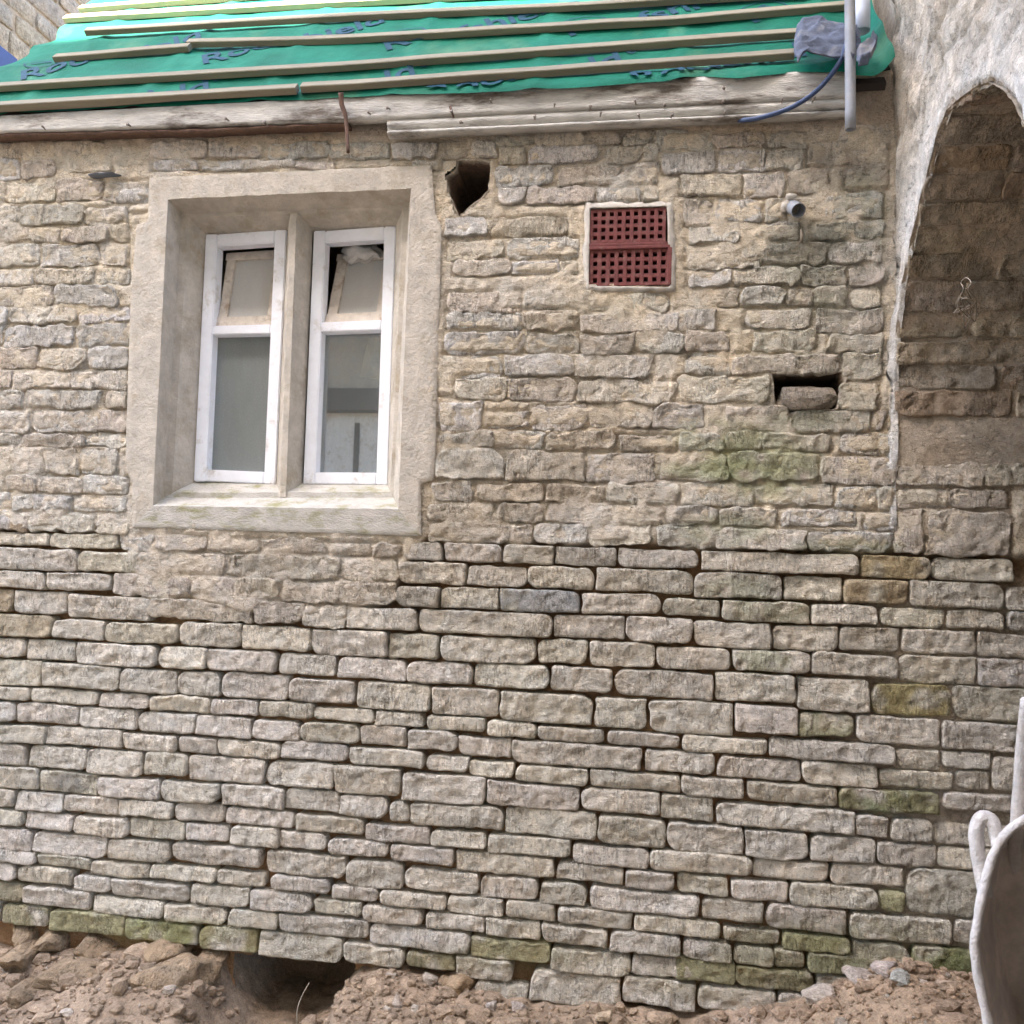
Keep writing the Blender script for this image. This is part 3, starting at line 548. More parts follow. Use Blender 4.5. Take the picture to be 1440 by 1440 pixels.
for nm, side, i, j, mat in (('lintel', 'top', 0, 1, M_dress), ('jamb', 'right', 1, 2, M_dress), ('sill', 'bottom', 2, 3, M_sill), ('jamb', 'left', 3, 0, M_dress)):
    n = 60; L = [(along(OUT[side], n), .03), (along(OUT[side], n), -.004)]
    inn = [along([Q[i], Q[j]], n) for Q in (Q1, Q2, Q3, Q4)]; o = L[0][0]
    for t in (.03, .2, .4, .6, .8, .97): L.append((o*(1-t)+inn[0]*t, -.006))
    ys = [-.006, YF, YF+.003, YB-.004]
    L.append((inn[0], ys[0]))
    for k in range(3):
        for t in (.05, .33, .66, .95, 1): L.append((inn[k]*(1-t)+inn[k+1]*t, ys[k]*(1-t)+ys[k+1]*t))
    rows = []
    for p, y in L: rows.append(np.array([on_y(q[0], q[1], y) for q in p]))
    parts = []; cuts = [0, 1, 8, 13, 18, 23]
    for a_, b_ in zip(cuts[:-1], cuts[1:]):
        W_ = np.vstack(rows[a_:b_+1]); d = fbm(W_*30, 4, 6)-.5; W_ = W_+np.array([.004, -.006, .004])*d[:, None]+.002*(vn(W_*90, 3)-.5)[:, None]*np.array([0, 1, 0])
        parts.append((W_, grid_faces(b_-a_+1, n), None))
    V, F, _ = join(parts); mk(nm, V, F, mat, win)
# mullion: narrow nose, splayed cheeks
def mull(xa, xb, y0): return [xa, xb, y0]
rows = []
for fy in np.linspace(0, 1, 40):
    def P(xt, yt, xb, yb, y): return on_y(xt+(xb-xt)*fy, yt+(yb-yt)*fy, y)
    rows.append([P(404,324,388,681,YB-.004), P(408,303,393,695,YF+.004), P(409,300,394,698,YF-.003), P(417,299,402,699,YF-.004), P(420,301,404,698,YF+.004), P(440,324,425,681,YB-.004)])
R6 = np.array(rows); parts = []
for k in range(5):
    W_ = R6[:, k:k+2].reshape(-1, 3); W_ = W_+np.array([.004, -.004, 0])*(fbm(W_*30, 3, 2)-.5)[:, None]; parts.append((W_, [f[::-1] for f in grid_faces(40, 2)], None))
V, F, _ = join(parts); mk('mullion', V, F, M_dress, win)
def bar(nm, quad, y, th, mat, bev=.003):          # a timber member: photo quad on plane y, thickness th inward
    a = [on_y(*q, y) for q in quad]; b = [p+np.array([0, th, 0]) for p in a]
    bm = bmesh.new(); v = [bm.verts.new(p) for p in a+b]
    for f in ((0,1,2,3),(7,6,5,4),(0,4,5,1),(1,5,6,2),(2,6,7,3),(3,7,4,0)): bm.faces.new([v[i] for i in f])
    bmesh.ops.recalc_face_normals(bm, faces=bm.faces[:]); bmesh.ops.bevel(bm, geom=bm.edges[:], offset=bev, segments=2, affect='EDGES')
    bm.verts.index_update(); V = [w_.co[:] for w_ in bm.verts]; F = [tuple(w_.index for w_ in f.verts) for f in bm.faces]; bm.free()
    return mk(nm, V, F, mat, win, flat=True)
def lerp(a, b, t): return (a[0]+(b[0]-a[0])*t, a[1]+(b[1]-a[1])*t)
CAS = [dict(TL=(289,329), TR=(403,323), BR=(387,681), BL=(272,677), tr=(458,471), off=.0), dict(TL=(441,324), TR=(557,318), BR=(545,682), BL=(426,681), tr=(453,467), off=.0)]
for ci, c in enumerate(CAS):
    TL, TR, BR, BL = c['TL'], c['TR'], c['BR'], c['BL']; wpx = 16.5; H = BL[1]-TL[1]
    il = lambda t: (lerp(TL, BL, t)[0]+wpx, lerp(TL, BL, t)[1]); ir = lambda t: (lerp(TR, BR, t)[0]-wpx, lerp(TR, BR, t)[1])
    bar('stile', [TL, il(0), il(1), BL], YB-.015, .045, M_white); bar('stile', [ir(0), TR, BR, ir(1)], YB-.015, .045, M_white)
    t0, t1 = 17.5/H, 1-17/H
    bar('rail', [il(.001), ir(.001), ir(t0), il(t0)], YB-.013, .041, M_white)
    bar('rail', [il(t1), ir(t1), ir(.999), il(.999)], YB-.013, .041, M_white)
    a0, a1 = (c['tr'][0]-TL[1])/H, (c['tr'][1]-TL[1])/H
    bar('transom', [il(a0), ir(a0), ir(a1), il(a1)], YB-.014, .043, M_white)
    # lower pane and its beads
    yp = YB+.022; q = [il(a1), ir(a1), ir(t1), il(t1)]; pv = np.array([on_y(*p, YB) for p in q]); pv[:, 1] = yp
    cen = pv.mean(0); pv = cen+(pv-cen)*np.array([1.12, 1, 1.06])
    mk('pane', np.vstack([pv, pv+[0, .004, 0]]), [(0,1,2,3),(7,6,5,4),(0,4,5,1),(1,5,6,2),(2,6,7,3),(3,7,4,0)], M_frost if ci == 0 else M_clear, win, flat=True)
    # upper hopper sash, leaning inward at the top
    top = .045 if ci == 0 else .085
    q = [il(t0), ir(t0), ir(a0), il(a0)]; pv = np.array([on_y(*p, YB) for p in q])
    hz_ = pv[0][2]-pv[3][2]; sw = pv[1][0]-pv[0][0]
    def sp(u, v, dd): # u across 0..1, v up 0..1
        b = pv[3]*(1-u)+pv[2]*u; tt = pv[0]*(1-u)+pv[1]*u; p = b*(1-v)+tt*v
        return np.array([p[0], YB+.008+top*v+dd, p[2]-.004*v])
    for (u0, u1, v0, v1) in ((0.06,.20,.05,.97),(.90,1.04,.05,.97)) if ci == 0 else ((.06,.22,.05,.95),(.88,1.06,.05,.95)):
        vv = [sp(u0,v0,0), sp(u1,v0,0), sp(u1,v1,0), sp(u0,v1,0)]; vv += [p+[0, .028, 0] for p in vv]
        mk('sash_stile', vv, [(0,1,2,3),(7,6,5,4),(0,4,5,1),(1,5,6,2),(2,6,7,3),(3,7,4,0)], M_oldwhite, win, flat=True)
    for (v0, v1) in ((-.02,.12),(.90,1.0)):
        vv = [sp(.04,v0,-.002), sp(1.0,v0,-.002), sp(1.0,v1,-.002), sp(.04,v1,-.002)]; vv += [p+[0, .030, 0] for p in vv]
        mk('sash_rail', vv, [(0,1,2,3),(7,6,5,4),(0,4,5,1),(1,5,6,2),(2,6,7,3),(3,7,4,0)], M_oldwhite, win, flat=True)
    vv = [sp(.1,.05,.012), sp(.95,.05,.012), sp(.95,.92,.012), sp(.1,.92,.012)]; vv += [p+[0, .004, 0] for p in vv]
    mk('pane', vv, [(0,1,2,3),(7,6,5,4),(0,4,5,1),(1,5,6,2),(2,6,7,3),(3,7,4,0)], M_vent, win, flat=True)
# the room behind: lining, back wall
a = on_y(200, 250, .18); b = on_y(620, 760, .18); x0, x1, z0, z1 = a[0]-.3, b[0]+.4, b[2]-.6, a[2]+.25
V = [(x, y, z) for y in (.185, 2.2) for x in (x0, x1) for z in (z0, z1)]
mk('room_lining', V, [(0,1,5,4),(2,6,7,3),(0,4,6,2),(1,3,7,5),(4,5,7,6)], M_room, cottage, flat=True)
# bag stuffed in the right hopper, cloth strip inside the right pane
P = on_y(508, 357, YB+.09)
V, F = rock_vf(P, (.115, .05, .055), 5, 4, .55); V[:, 2] += .006*np.sin(V[:, 0]*120); o = mk('plastic_bag', V, F, M_bag); tag(o, 'crumpled pale plastic bag stuffed into the gap above the open hopper sash', 'bag')
nx, nz_ = 8, 14; V = []
for i in range(nx):
    for j in range(nz_):
        t = j/(nz_-1); u = i/(nx-1); p = on_y(518+u*15-(1-u)*16*t+2*t, 474+t*56+4*u*t, .185); p[1] += .008*math.sin(u*7+t*2); V.append(p)
V = np.array(V); V2 = np.vstack([V, V+[0, .003, 0]])
o = mk('cloth_strip', V2, grid_faces(nx, nz_)+[f[::-1] for f in grid_faces(nx, nz_, off=len(V))], M_cloth); tag(o, 'short tan cloth strip hanging behind the clear lower pane', 'cloth')

# ---- air bricks
def air_brick(quad, rows, extra):
    a = [on_y(*q, -.006) for q in quad]; x0 = (a[0][0]+a[3][0])/2; x1 = (a[1][0]+a[2][0])/2; z1 = (a[0][2]+a[1][2])/2; z0 = (a[2][2]+a[3][2])/2
    parts = []; cols = 9; fr = .004
    pxs = (x1-x0-2*fr)/(cols); pzs = (z1-z0-2*fr)/rows; hs = pxs*.50; vs_ = pzs*.52
    for i in range(cols+1):
        wd = (pxs-hs) if 0 < i < cols else (pxs-hs)/2+fr; cx = x0+fr+i*pxs + (0 if 0 < i < cols else (-fr/2+(pxs-hs)/4)*(1 if i == 0 else -1))
        parts.append((*box_vf((cx, .008, (z0+z1)/2), (wd, .024, z1-z0), bev=.0015), None))
    for j in range(rows+1):
        ht = (pzs-vs_) if 0 < j < rows else (pzs-vs_)/2+fr; cz = z0+fr+j*pzs+(0 if 0 < j < rows else (-fr/2+(pzs-vs_)/4)*(1 if j == 0 else -1))
        parts.append((*box_vf(((x0+x1)/2, .0085, cz), (x1-x0-.001, .0235, ht), bev=.0015), None))
    parts += [(*p, None) for p in extra(x0, x1, z0, z1)]
    V, F, _ = join(parts); V[:, 1] += .002*(fbm(V*40, 2, 3)-.5)
    mk('air_brick', V, F, M_terra, cottage, flat=True)
air_brick([(830,294),(937,291),(936,340),(829,341)], 4, lambda a, b, c, d: [box_vf(((a+b)/2+.002, .002, c-.006), (b-a+.008, .022, .010), bev=.003)])
air_brick([(829,353),(941,347),(941,402),(829,400)], 4, lambda a, b, c, d: [box_vf((b+.001, .001, (c+d)/2), (.012, .022, d-c+.004), bev=.003), box_vf(((a+b)/2, .001, d+.004), (b-a+.004, .022, .010), bev=.003)])
a, b = on_y(824, 288, .03), on_y(946, 408, .03)
V = [(x, y, z) for y in (.022, .12) for x in (a[0], b[0]) for z in (b[2], a[2])]
mk('vent_duct', V, [(0,1,5,4),(2,6,7,3),(0,4,6,2),(1,3,7,5),(4,5,7,6)], M_dark, cottage, flat=True)
outer = along([(822,285),(946,283),(951,330),(951,411),(823,411),(819,350),(822,285)], 96); inner = along([(830,293),(938,290),(940,345),(942,404),(828,402),(829,345),(830,293)], 96)
rows = []
for t, y in ((0, .012), (.15, -.001), (.5, -.007), (.85, -.0085), (1, -.008), (1.0, .02)):
    p = outer*(1-t)+inner*t; q = np.array([on_y(*k, y) for k in p]); q[:, 1] += .007*(fbm(q*35, 3, 4)-.5)*(0 < t < 1); q[:, [0, 2]] += (.012*(vn(q*50, 6)-.5))[:, None]*(1-t); rows.append(q)
mk('mortar_collar', np.vstack(rows), grid_faces(len(rows), 96), M_cement, cottage)

# ---- footing rubble under the lowest course
FT = [((0,1220), 2.88, [(-10,130,235,335,.0),(118,240,275,372,.02),(296,470,290,385,.01),(548,745,310,420,.03),(795,912,330,405,.0),(100,460,415,565,.11),(452,838,420,625,.13),(-30,105,335,480,.07),(0,110,500,590,.17),(430,600,350,410,.0)]),
      ((480,1260), 3, [(55,205,305,425,.0),(205,345,340,400,-.01),(420,585,340,460,.01),(410,480,340,370,.0)])]
fs = 0
for (ox, oy), zm, L in FT:
    for a, b, t, d, out in L:
        fs += 1; p = on_y(ox+(a+b)/2/zm, oy+(t+d)/2/zm, -out); sx = (b-a)/zm*.00192; sz = (d-t)/zm*.0020
        ang = random.uniform(-.25, .25); ax = [[math.cos(ang), 0, math.sin(ang)], [0, 1, 0], [-math.sin(ang), 0, math.cos(ang)]]
        V, F = chunk_vf(p+np.array([0, .05, -.005]), (sx*1.12, .13+.06*random.random(), sz*1.12), fs*13, 4, .07, ax, 22)
        V += (.012*(fbm(V*45, 4, 6)-.5))[:, None]; n1 = fbm(V*30, 3, 3)
        mk('footing_stone', V, F, M_stone, wall, None, np.array([.37, .275, .18])*(.72+.55*n1)[:, None]*(1 if fs % 3 else .85))

# ---- roof
PIT = R(50); RN = np.array([0, -math.sin(PIT), math.cos(PIT)]); RT = np.array([0, math.cos(PIT), math.sin(PIT)])
RE = on_y(600, 139, -.10); RE[0] = 0
def on_roof(px, py, h=0.0):                       # -> (X, t)
    d = ray(px, py); k = ((RE+RN*h-CAMP)@RN)/(d@RN); p = CAMP+d*k; return p[0], (p-RE)@RT
def rp(X, t, h=0.0): return RE+np.array([1, 0, 0])*X+RT*t+RN*h
roof = bpy.data.objects.new('roof', None); reg(roof, cottage, RE); roof['label'] = 'roof slope stripped to green underlay and battens'
BL = [([(-60,148),(480,115),(1118,70)], 0), ([(-60,121),(480,88),(1123,41)], 0), ([(72,77),(480,50),(960,22),(1190,2)], 0), ([(117,40),(480,19),(837,2),(1200,-21)], 0), ([(60,24),(480,-1),(1200,-42)], 1)]  # flag picks the paler, sunlit copy of the batten colour
bt = []
for P, new in BL:
    q = np.array([on_roof(*p, .030) for p in P]); bt.append(q[:, 1].mean())
edge_px = along([(-70,162),(0,158),(150,150),(320,142),(480,134),(640,128),(800,121),(940,111),(985,104),(1040,108),(1115,97),(1180,100),(1230,104),(1250,98)], 200)
edge = np.array([on_roof(*p) for p in edge_px]); order = np.argsort(edge[:, 0]); edge = edge[order]
XV = on_roof(48, 66)[0]; XRR = XW-.025
def sag(X, t):
    Q = np.stack([X*1.0, t*1.0, X*0], -1)
    b = np.array(sorted(bt)); s = np.zeros_like(t)
    for i in range(len(b)-1):
        u = (t-b[i])/(b[i+1]-b[i]); s = np.where((u > 0) & (u < 1), -.010*np.sin(math.pi*np.clip(u, 0, 1)), s)
    raf = .007*np.exp(-(((X+.15) % .40-.2)/.025)**2)
    return s*(.6+.8*vn(Q*np.array([3, 3, 1]), 3))+raf*.7+.008*(fbm(Q*np.array([9, 16, 1]), 3, 9)-.5)+.004
nX, nT = 330, 190; ts = np.concatenate([np.linspace(0, 1, 150)*.75, .75+np.linspace(.02, 1, 40)*2.6]); V = []
Xs = np.linspace(XV, XRR, nX); te = np.interp(Xs, edge[:, 0], edge[:, 1]); te = te+.006*(vn(np.stack([Xs*14, Xs*0, Xs*0], -1), 5)-.5)
for i, X in enumerate(Xs):
    t = te[i]+ts; Xj = np.full(nT, X)
    vw = smooth(XV+.25, XV, Xj)*.05*(fbm(np.stack([t*7, t*0, t*0], -1), 3, 3)-.5)*2; Xj = Xj+vw
    curl = .05*np.exp(-((XRR-Xj)/.018)); lip = -.010*np.exp(-ts/.02)
    h = sag(Xj, t)+lip+curl*.8
    V.append(RE+np.outer(Xj, [1, 0, 0])+np.outer(t, RT)+np.outer(h, RN))
V = np.vstack(V); memb = mk('underlay_membrane', V, grid_faces(nX, nT), M_memb, roof)
def batten(q, mat, h0=.006, wd=.031, th=.019, sub=40, seed=0, nm='batten'):
    q = along(q, sub); rows = []
    for X, t in q:
        w1 = .002*(vn(np.array([[X*6, seed, 0.]]), 4)[0]-.5); w2 = .003*(vn(np.array([[X*3, seed, 4.]]), 5)[0]-.5)
        rows.append([rp(X, t+w2, h0), rp(X, t+w2, h0+th+w1-.002), rp(X, t+w2+.002, h0+th+w1), rp(X, t+w2+wd-.002, h0+th+w1), rp(X, t+w2+wd, h0+th-.002), rp(X, t+w2+wd, h0)])
    V = np.array(rows).reshape(-1, 3); F = []
    for i in range(sub-1):
        for k in range(6): F.append((i*6+k, i*6+(k+1) % 6, (i+1)*6+(k+1) % 6, (i+1)*6+k))
    F += [tuple(range(5, -1, -1)), tuple(range((sub-1)*6, sub*6))]
    return mk(nm, V, F, mat, roof, flat=True)
for k, (P, new) in enumerate(BL):
    q = [on_roof(*p, .031) for p in P]
    q[0] = (max(q[0][0], XV+.01), q[0][1])
    if k == 0:                                    # the lowest course is two lengths with a staggered butt joint
        j = on_roof(414, 120, .031); batten([q[0], j], M_batten, seed=k); batten([(j[0]+.012, j[1]+.006), q[1], q[2]], M_batten, seed=k+40)
    elif k == 2:
        j = on_roof(262, 62, .031); batten([q[0], j], M_batten, seed=k); batten([(j[0]-.02, j[1]+.040), q[1], q[2], q[3]], M_batten, seed=k+40, nm='batten')
    else: batten(q, M_sunbatten if new else M_batten, seed=k, wd=.038 if new else .031)
for k in range(14): batten([(XV+.02, bt[-1]+.16*(k+1)), (XRR-.03, bt[-1]+.16*(k+1))], M_sunbatten, seed=60+k, sub=12)
batten([on_roof(-60, 158, .01), on_roof(150, 146, .01), on_roof(356, 130, .01)], M_batten, h0=.002, wd=.012, th=.010, seed=91, nm='split_lath')
# printed words on the membrane, running up the slope at a slant
def word(body, pa, pb, hgt, nm='printed_word', shear=.0):
    A, B = np.array(on_roof(*pa)), np.array(on_roof(*pb)); ex = B-A; L = np.linalg.norm(ex); ex /= L; ey = np.array([-ex[1], ex[0]])
    cu = bpy.data.curves.new('t', 'FONT'); cu.body = body; cu.size = 1; cu.offset = .018; cu.resolution_u = 3; cu.shear = shear
    ob = bpy.data.objects.new('t', cu); COL.objects.link(ob); bpy.context.view_layer.update()
    me = bpy.data.meshes.new_from_object(ob.evaluated_get(bpy.context.evaluated_depsgraph_get()))
    bm = bmesh.new(); bm.from_mesh(me); bmesh.ops.triangulate(bm, faces=bm.faces[:])
    for _ in range(2):
        bmesh.ops.subdivide_edges(bm, edges=[e for e in bm.edges if e.calc_length() > .12], cuts=1)
        bmesh.ops.triangulate(bm, faces=bm.faces[:])
    bm.verts.index_update(); T = np.array([v.co[:] for v in bm.verts]); F = [tuple(v.index for v in f.verts) for f in bm.faces]; bm.free()
    bpy.data.objects.remove(ob); bpy.data.curves.remove(cu); bpy.data.meshes.remove(me)
    u = (T[:, 0]-T[:, 0].min())/(T[:, 0].max()-T[:, 0].min())*L; v = T[:, 1]*hgt
    Xt = A+np.outer(u, ex)+np.outer(v, ey); return flat_print(nm, Xt, F)
def flat_print(nm, Xt, F):
    m = (Xt[:, 0] < XRR-.12) & (Xt[:, 0] > XV+.02) & (Xt[:, 1] > np.interp(Xt[:, 0], edge[:, 0], edge[:, 1])+.012)
    if not m.all(): F = [f for f in F if all(m[i] for i in f)]
    h = sag(Xt[:, 0], Xt[:, 1])+.003
    V = RE+np.outer(Xt[:, 0], [1, 0, 0])+np.outer(Xt[:, 1], RT)+np.outer(h, RN)
    return mk(nm, V, F, M_print, roof, flat=True)
def logo(p, r):
    A = np.array(on_roof(*p)); parts = []; n = 40
    def ringp(r0, r1):
        t = np.linspace(0, 2*math.pi, n, endpoint=False); c = np.stack([np.cos(t)*1.5, np.sin(t)], 1)
        parts.append((np.vstack([c*r0, c*r1]), [(i, (i+1) % n, n+(i+1) % n, n+i) for i in range(n)], None))
    def seg(a, b, wd):
        a, b = np.array(a)*r, np.array(b)*r; d = (b-a)/np.linalg.norm(b-a); q = np.array([-d[1], d[0]])*wd*r; k = 6
        pts = np.vstack([[a+(b-a)*t+q, a+(b-a)*t-q] for t in np.linspace(0, 1, k)]); parts.append((pts, [(2*i, 2*i+1, 2*i+3, 2*i+2) for i in range(k-1)], None))
    ringp(r, r*.93)
    seg((-.75, -.15), (0, .6), .06); seg((0, .6), (.75, -.15), .06); seg((-.5, -.2), (0, .3), .06); seg((0, .3), (.5, -.2), .06); seg((-.8, -.42), (.8, -.42), .05); seg((0,-.4),(0,.2),.05)
    V, F, _ = join([(np.hstack([v, np.zeros((len(v), 1))]), f, None) for v, f, _ in parts])
    ex = np.array([math.cos(.12), math.sin(.12)]); ey = np.array([-ex[1], ex[0]]); return flat_print('printed_logo', A+np.outer(V[:, 0], ex)+np.outer(V[:, 1], ey), F)
for k in range(5):                                 # upper row
    ox = 253*k; dy = -(21.5*k)+1.2*k*k*.4
    word('Roofshield', (28+ox*1.02, 111+dy), (284+ox*1.02, 55+dy), .105); word('®', (287+ox*1.02, 47+dy), (301+ox*1.02, 44+dy), .05)
    logo((63+ox*1.0, 89+dy), .046)
for k in range(5):                                 # lower row, mostly under the battens
    ox = 292*k; dy = -18.5*k
    word('Roofshield', (20+ox, 176+dy), (293+ox, 124+dy), .105); word('®', (299+ox, 116+dy), (313+ox, 113+dy), .05)
# back slope, gable, added unseen inner slab so that no light leaks into the loft
RD = 2.55; rid = rp(0, RD, -.05)
def slab(nm, P, th, mat, parent):
    P = np.array(P, float); n_ = np.cross(P[1]-P[0], P[3]-P[0]); n_ /= np.linalg.norm(n_); V = np.vstack([P, P-n_*th])
    return mk(nm, V, [(0,1,2,3),(7,6,5,4),(0,4,5,1),(1,5,6,2),(2,6,7,3),(3,7,4,0)], mat, parent, flat=True)
slab('light_block_slab', [rp(XV+.03, .06, -.045), rp(XRR, .06, -.045), rp(XRR, RD, -.045), rp(XV+.03, RD, -.045)], .02, M_dark, roof)
slab('rear_slope', [(XRR, rid[1]*2+.1, RE[2]), (XV, rid[1]*2+.1, RE[2]), (XV, rid[1], rid[2]+.05), (XRR, rid[1], rid[2]+.05)], .03, M_tile, roof)
yb = rid[1]*2
V = [(XL, .12, -.3), (XL, yb, -.3), (XL, yb, ZTOP-.05), (XL+.02, rid[1], rid[2]-.12), (XL, .12, ZTOP-.05)]
gab = np.array(V); V2 = np.vstack([gab, gab+[.3, 0, 0]]); mk('gable_wall', V2, [(0,1,2,3,4),(9,8,7,6,5)]+[(i, 5+i, 5+(i+1) % 5, (i+1) % 5) for i in range(5)], M_cement, cottage, flat=True)
V, F = box_vf(((XL+XR)/2, yb+.15, 1.1), (XR-XL, .3, 2.8)); mk('rear_wall', V, F, M_cement, cottage, flat=True)
V, F = box_vf(((XL+XR)/2, .17, ZTOP+.01), (XR-XL, .30, .05)); mk('wall_plate', V, F, M_dark, cottage, flat=True)

# ---- fascia, mouldings, fixings
YFa = -.055
def strip(nm, top, bot, y, th, mat, n=120, wob=.002, rnd=0, ztop=None):
    a, b = along(top, n), along(bot, n); rows = []
    for i in range(n):
        A, B = on_y(*a[i], y), on_y(*b[i], y); sec = []
        if ztop is not None: A[2] = ztop
        for t in np.linspace(0, 1, 7):
            p = A*(1-t)+B*t; p = p.copy(); p[1] -= rnd*math.sin(math.pi*t); sec.append(p)
        sec += [np.array([sec[-1][0], y+th, sec[-1][2]]), np.array([sec[0][0], y+th, sec[0][2]])]; rows.append(sec)
    V = np.array(rows).reshape(-1, 3); V[:, 1] += wob*2*(fbm(V*25, 3, 8)-.5); V[:, 2] += wob*(fbm(V*np.array([6, 6, 30]), 2, 9)-.5)
    m = 9; F = [(i*m+k, i*m+(k+1) % m, (i+1)*m+(k+1) % m, (i+1)*m+k) for i in range(n-1) for k in range(m)]+[tuple(range(m-1, -1, -1)), tuple(range((n-1)*m, n*m))]
    return mk(nm, V, F, mat, cottage)
strip('fascia_board', [(-60,140),(480,118),(960,92),(1203,78)], [(-60,188),(0,186),(480,170),(960,147),(1203,136)], YFa, .025, M_fascia, ztop=RE[2]+.044)
strip('moulding', [(545,168),(960,147.5),(1198,136)], [(545,183),(960,163),(1198,153)], YFa+.009, .03, M_fascia, rnd=.007)
strip('bead', [(545,184),(960,164.5),(1196,154.5)], [(545,190),(960,170),(1196,160)], YFa+.004, .03, M_fascia, rnd=.004)
strip('moulding', [(-60,190),(0,188),(300,180),(490,172)], [(-60,196),(0,193),(300,186),(490,177)], YFa+.008, .03, M_rust, wob=.006, rnd=.004)
br = [on_y(478, 128, YFa-.03), on_y(480, 146, YFa-.02), on_y(485, 160, YFa-.016), on_y(487, 175, YFa-.012), on_y(489, 214, YFa-.02)]
V, F = tube_vf(spline(br, 24), np.linspace(.008, .005, 24), 8); V[:, 1] = YFa-.012+(V[:, 1]-(YFa-.012))*.6; mk('gutter_bracket', V, F, M_rust, cottage)
for (x, y) in [(518,158),(545,152),(635,157),(648,172),(752,164),(780,147),(830,150),(845,159),(893,142),(934,148),(898,162),(1017,143),(1020,158),(945,162),(60,178),(180,175),(318,167),(372,172),(1018,124),(690,141),(1100,140),(1145,138)]:
    p = on_y(x, y, YFa-.014); q = p+np.array([random.uniform(-.004, .004), .016, random.uniform(-.003, .006)]); k = random.uniform(.0025, .0045)
    V, F = tube_vf([q, p*.5+q*.5, p+(p-q)*.1, p+(p-q)*.18], [k*.6, k*.6, k, k*1.2], 8); mk('nail', V, F, M_nail, cottage)
p = [on_y(633, 150, YFa-.006), on_y(638, 165, YFa-.010)]; V, F = tube_vf(p, [.004, .003], 6); mk('nail', V, F, M_rust, cottage)
V, F = chunk_vf(on_y(148, 247, -.008), (.105, .05, .014), 3, 2, .08); mk('slate_shard', V, F, M_slate, wall)

# ================================================================== the arch wall and its vaulted passage
archw = empty('archway_wall', (XW, -.8, 0), 'tall pale roughcast side wall with a dark vaulted arch through it', 'archway')
PRF_PX = [(1256,620),(1256,560),(1257,520),(1259,480),(1268,400),(1278,350),(1290,300),(1297,268),(1305,240),(1318,190),(1330,158),(1350,140),(1370,126),(1388,119),(1410,128),(1425,150),(1440,182)]
prf = [on_x(*q, XW) for q in PRF_PX]; prf = [(max(0.0, -p[1]), p[2]) for p in prf]
prf = [(0.0, ZC+.10), (0.0, ZC+.25)]+prf+[(.875, ZC+.64), (.91, ZC+.48), (.925, ZC+.30), (.93, ZC-.1), (.93, .5), (.93, -.3)]
prf = along(prf, 260)
L_ = np.concatenate([[0], np.cumsum(np.hypot(*np.diff(prf, axis=0).T))])
sm = prf.copy(); sm[1:-1] = (prf[:-2]+prf[1:-1]*2+prf[2:])/4; tan = np.gradient(sm, axis=0); tan /= np.linalg.norm(tan, axis=1)[:, None]
nor = np.stack([tan[:, 1], -tan[:, 0]], 1)           # (out, z), pointing into the opening
def vmap(A, B, D):
    o = np.interp(B, L_, prf[:, 0]); z = np.interp(B, L_, prf[:, 1]); no = np.interp(B, L_, nor[:, 0]); nz3 = np.interp(B, L_, nor[:, 1])
    return np.stack([A, -(o+no*D), z+nz3*D], 1)
# face of the wall: loft from the arch edge outward to the wall's limits
outp = along([(-.01, ZC+.10), (-.01, ZC+2.6), (1.25, ZC+2.6), (1.25, -.3)], 260)
K = 120; rows = []
for k in range(K):
    t = (k/(K-1))**1.25; rows.append(prf*(1-t)+outp*t)
rows = np.array(rows); o, z = rows[..., 0], rows[..., 1]; V = np.stack([np.full(o.shape, XW), -o, z], -1).reshape(-1, 3)
n1 = fbm(V*np.array([1, 14, 10]), 4, 31)-.5; n2 = fbm(V*np.array([1, 45, 30]), 3, 32)-.5; big = fbm(V*np.array([1, 4, 3]), 2, 33)-.5
crs = np.abs(((V[:, 2]*1/.085+.6*vn(V*5, 3)) % 1)-.5)*2; jt = -.014*smooth(.80, .98, crs)*smooth(.35, .6, vn(V*4, 8))
edge_t = np.repeat(np.linspace(0, 1, K), 260)
dx = (.032*n1+.020*n2+.03*big+jt)*smooth(0.02, .22, edge_t)+.008*n2
V[:, 0] -= dx; V[:, 0] += .012*smooth(.04, 0, edge_t)
V[:, 1] += .012*(vn(V*40, 5)-.5); V[:, 2] += .012*(vn(V*40, 6)-.5)
px, py = proj(V); nz = fbm(V*9, 4, 12); base = np.array([.50, .46, .40])*(.8+.4*nz)[:, None]
wl = (smooth(.40, .15, edge_t)*smooth(ZC+1.15, ZC+.85, V[:, 2]))[:, None]; base = base*(1-.8*wl)+np.array([.66, .645, .62])*.8*wl
tan_ = smooth(.52, .68, fbm(V*np.array([1, 6, 5])+4, 3, 55))[:, None]; base = base*(1-.4*tan_)+np.array([.42, .34, .25])*.4*tan_
mk('wall_face', V, grid_faces(K, 260), M_arch, archw, (XW, -.8, .0), base)
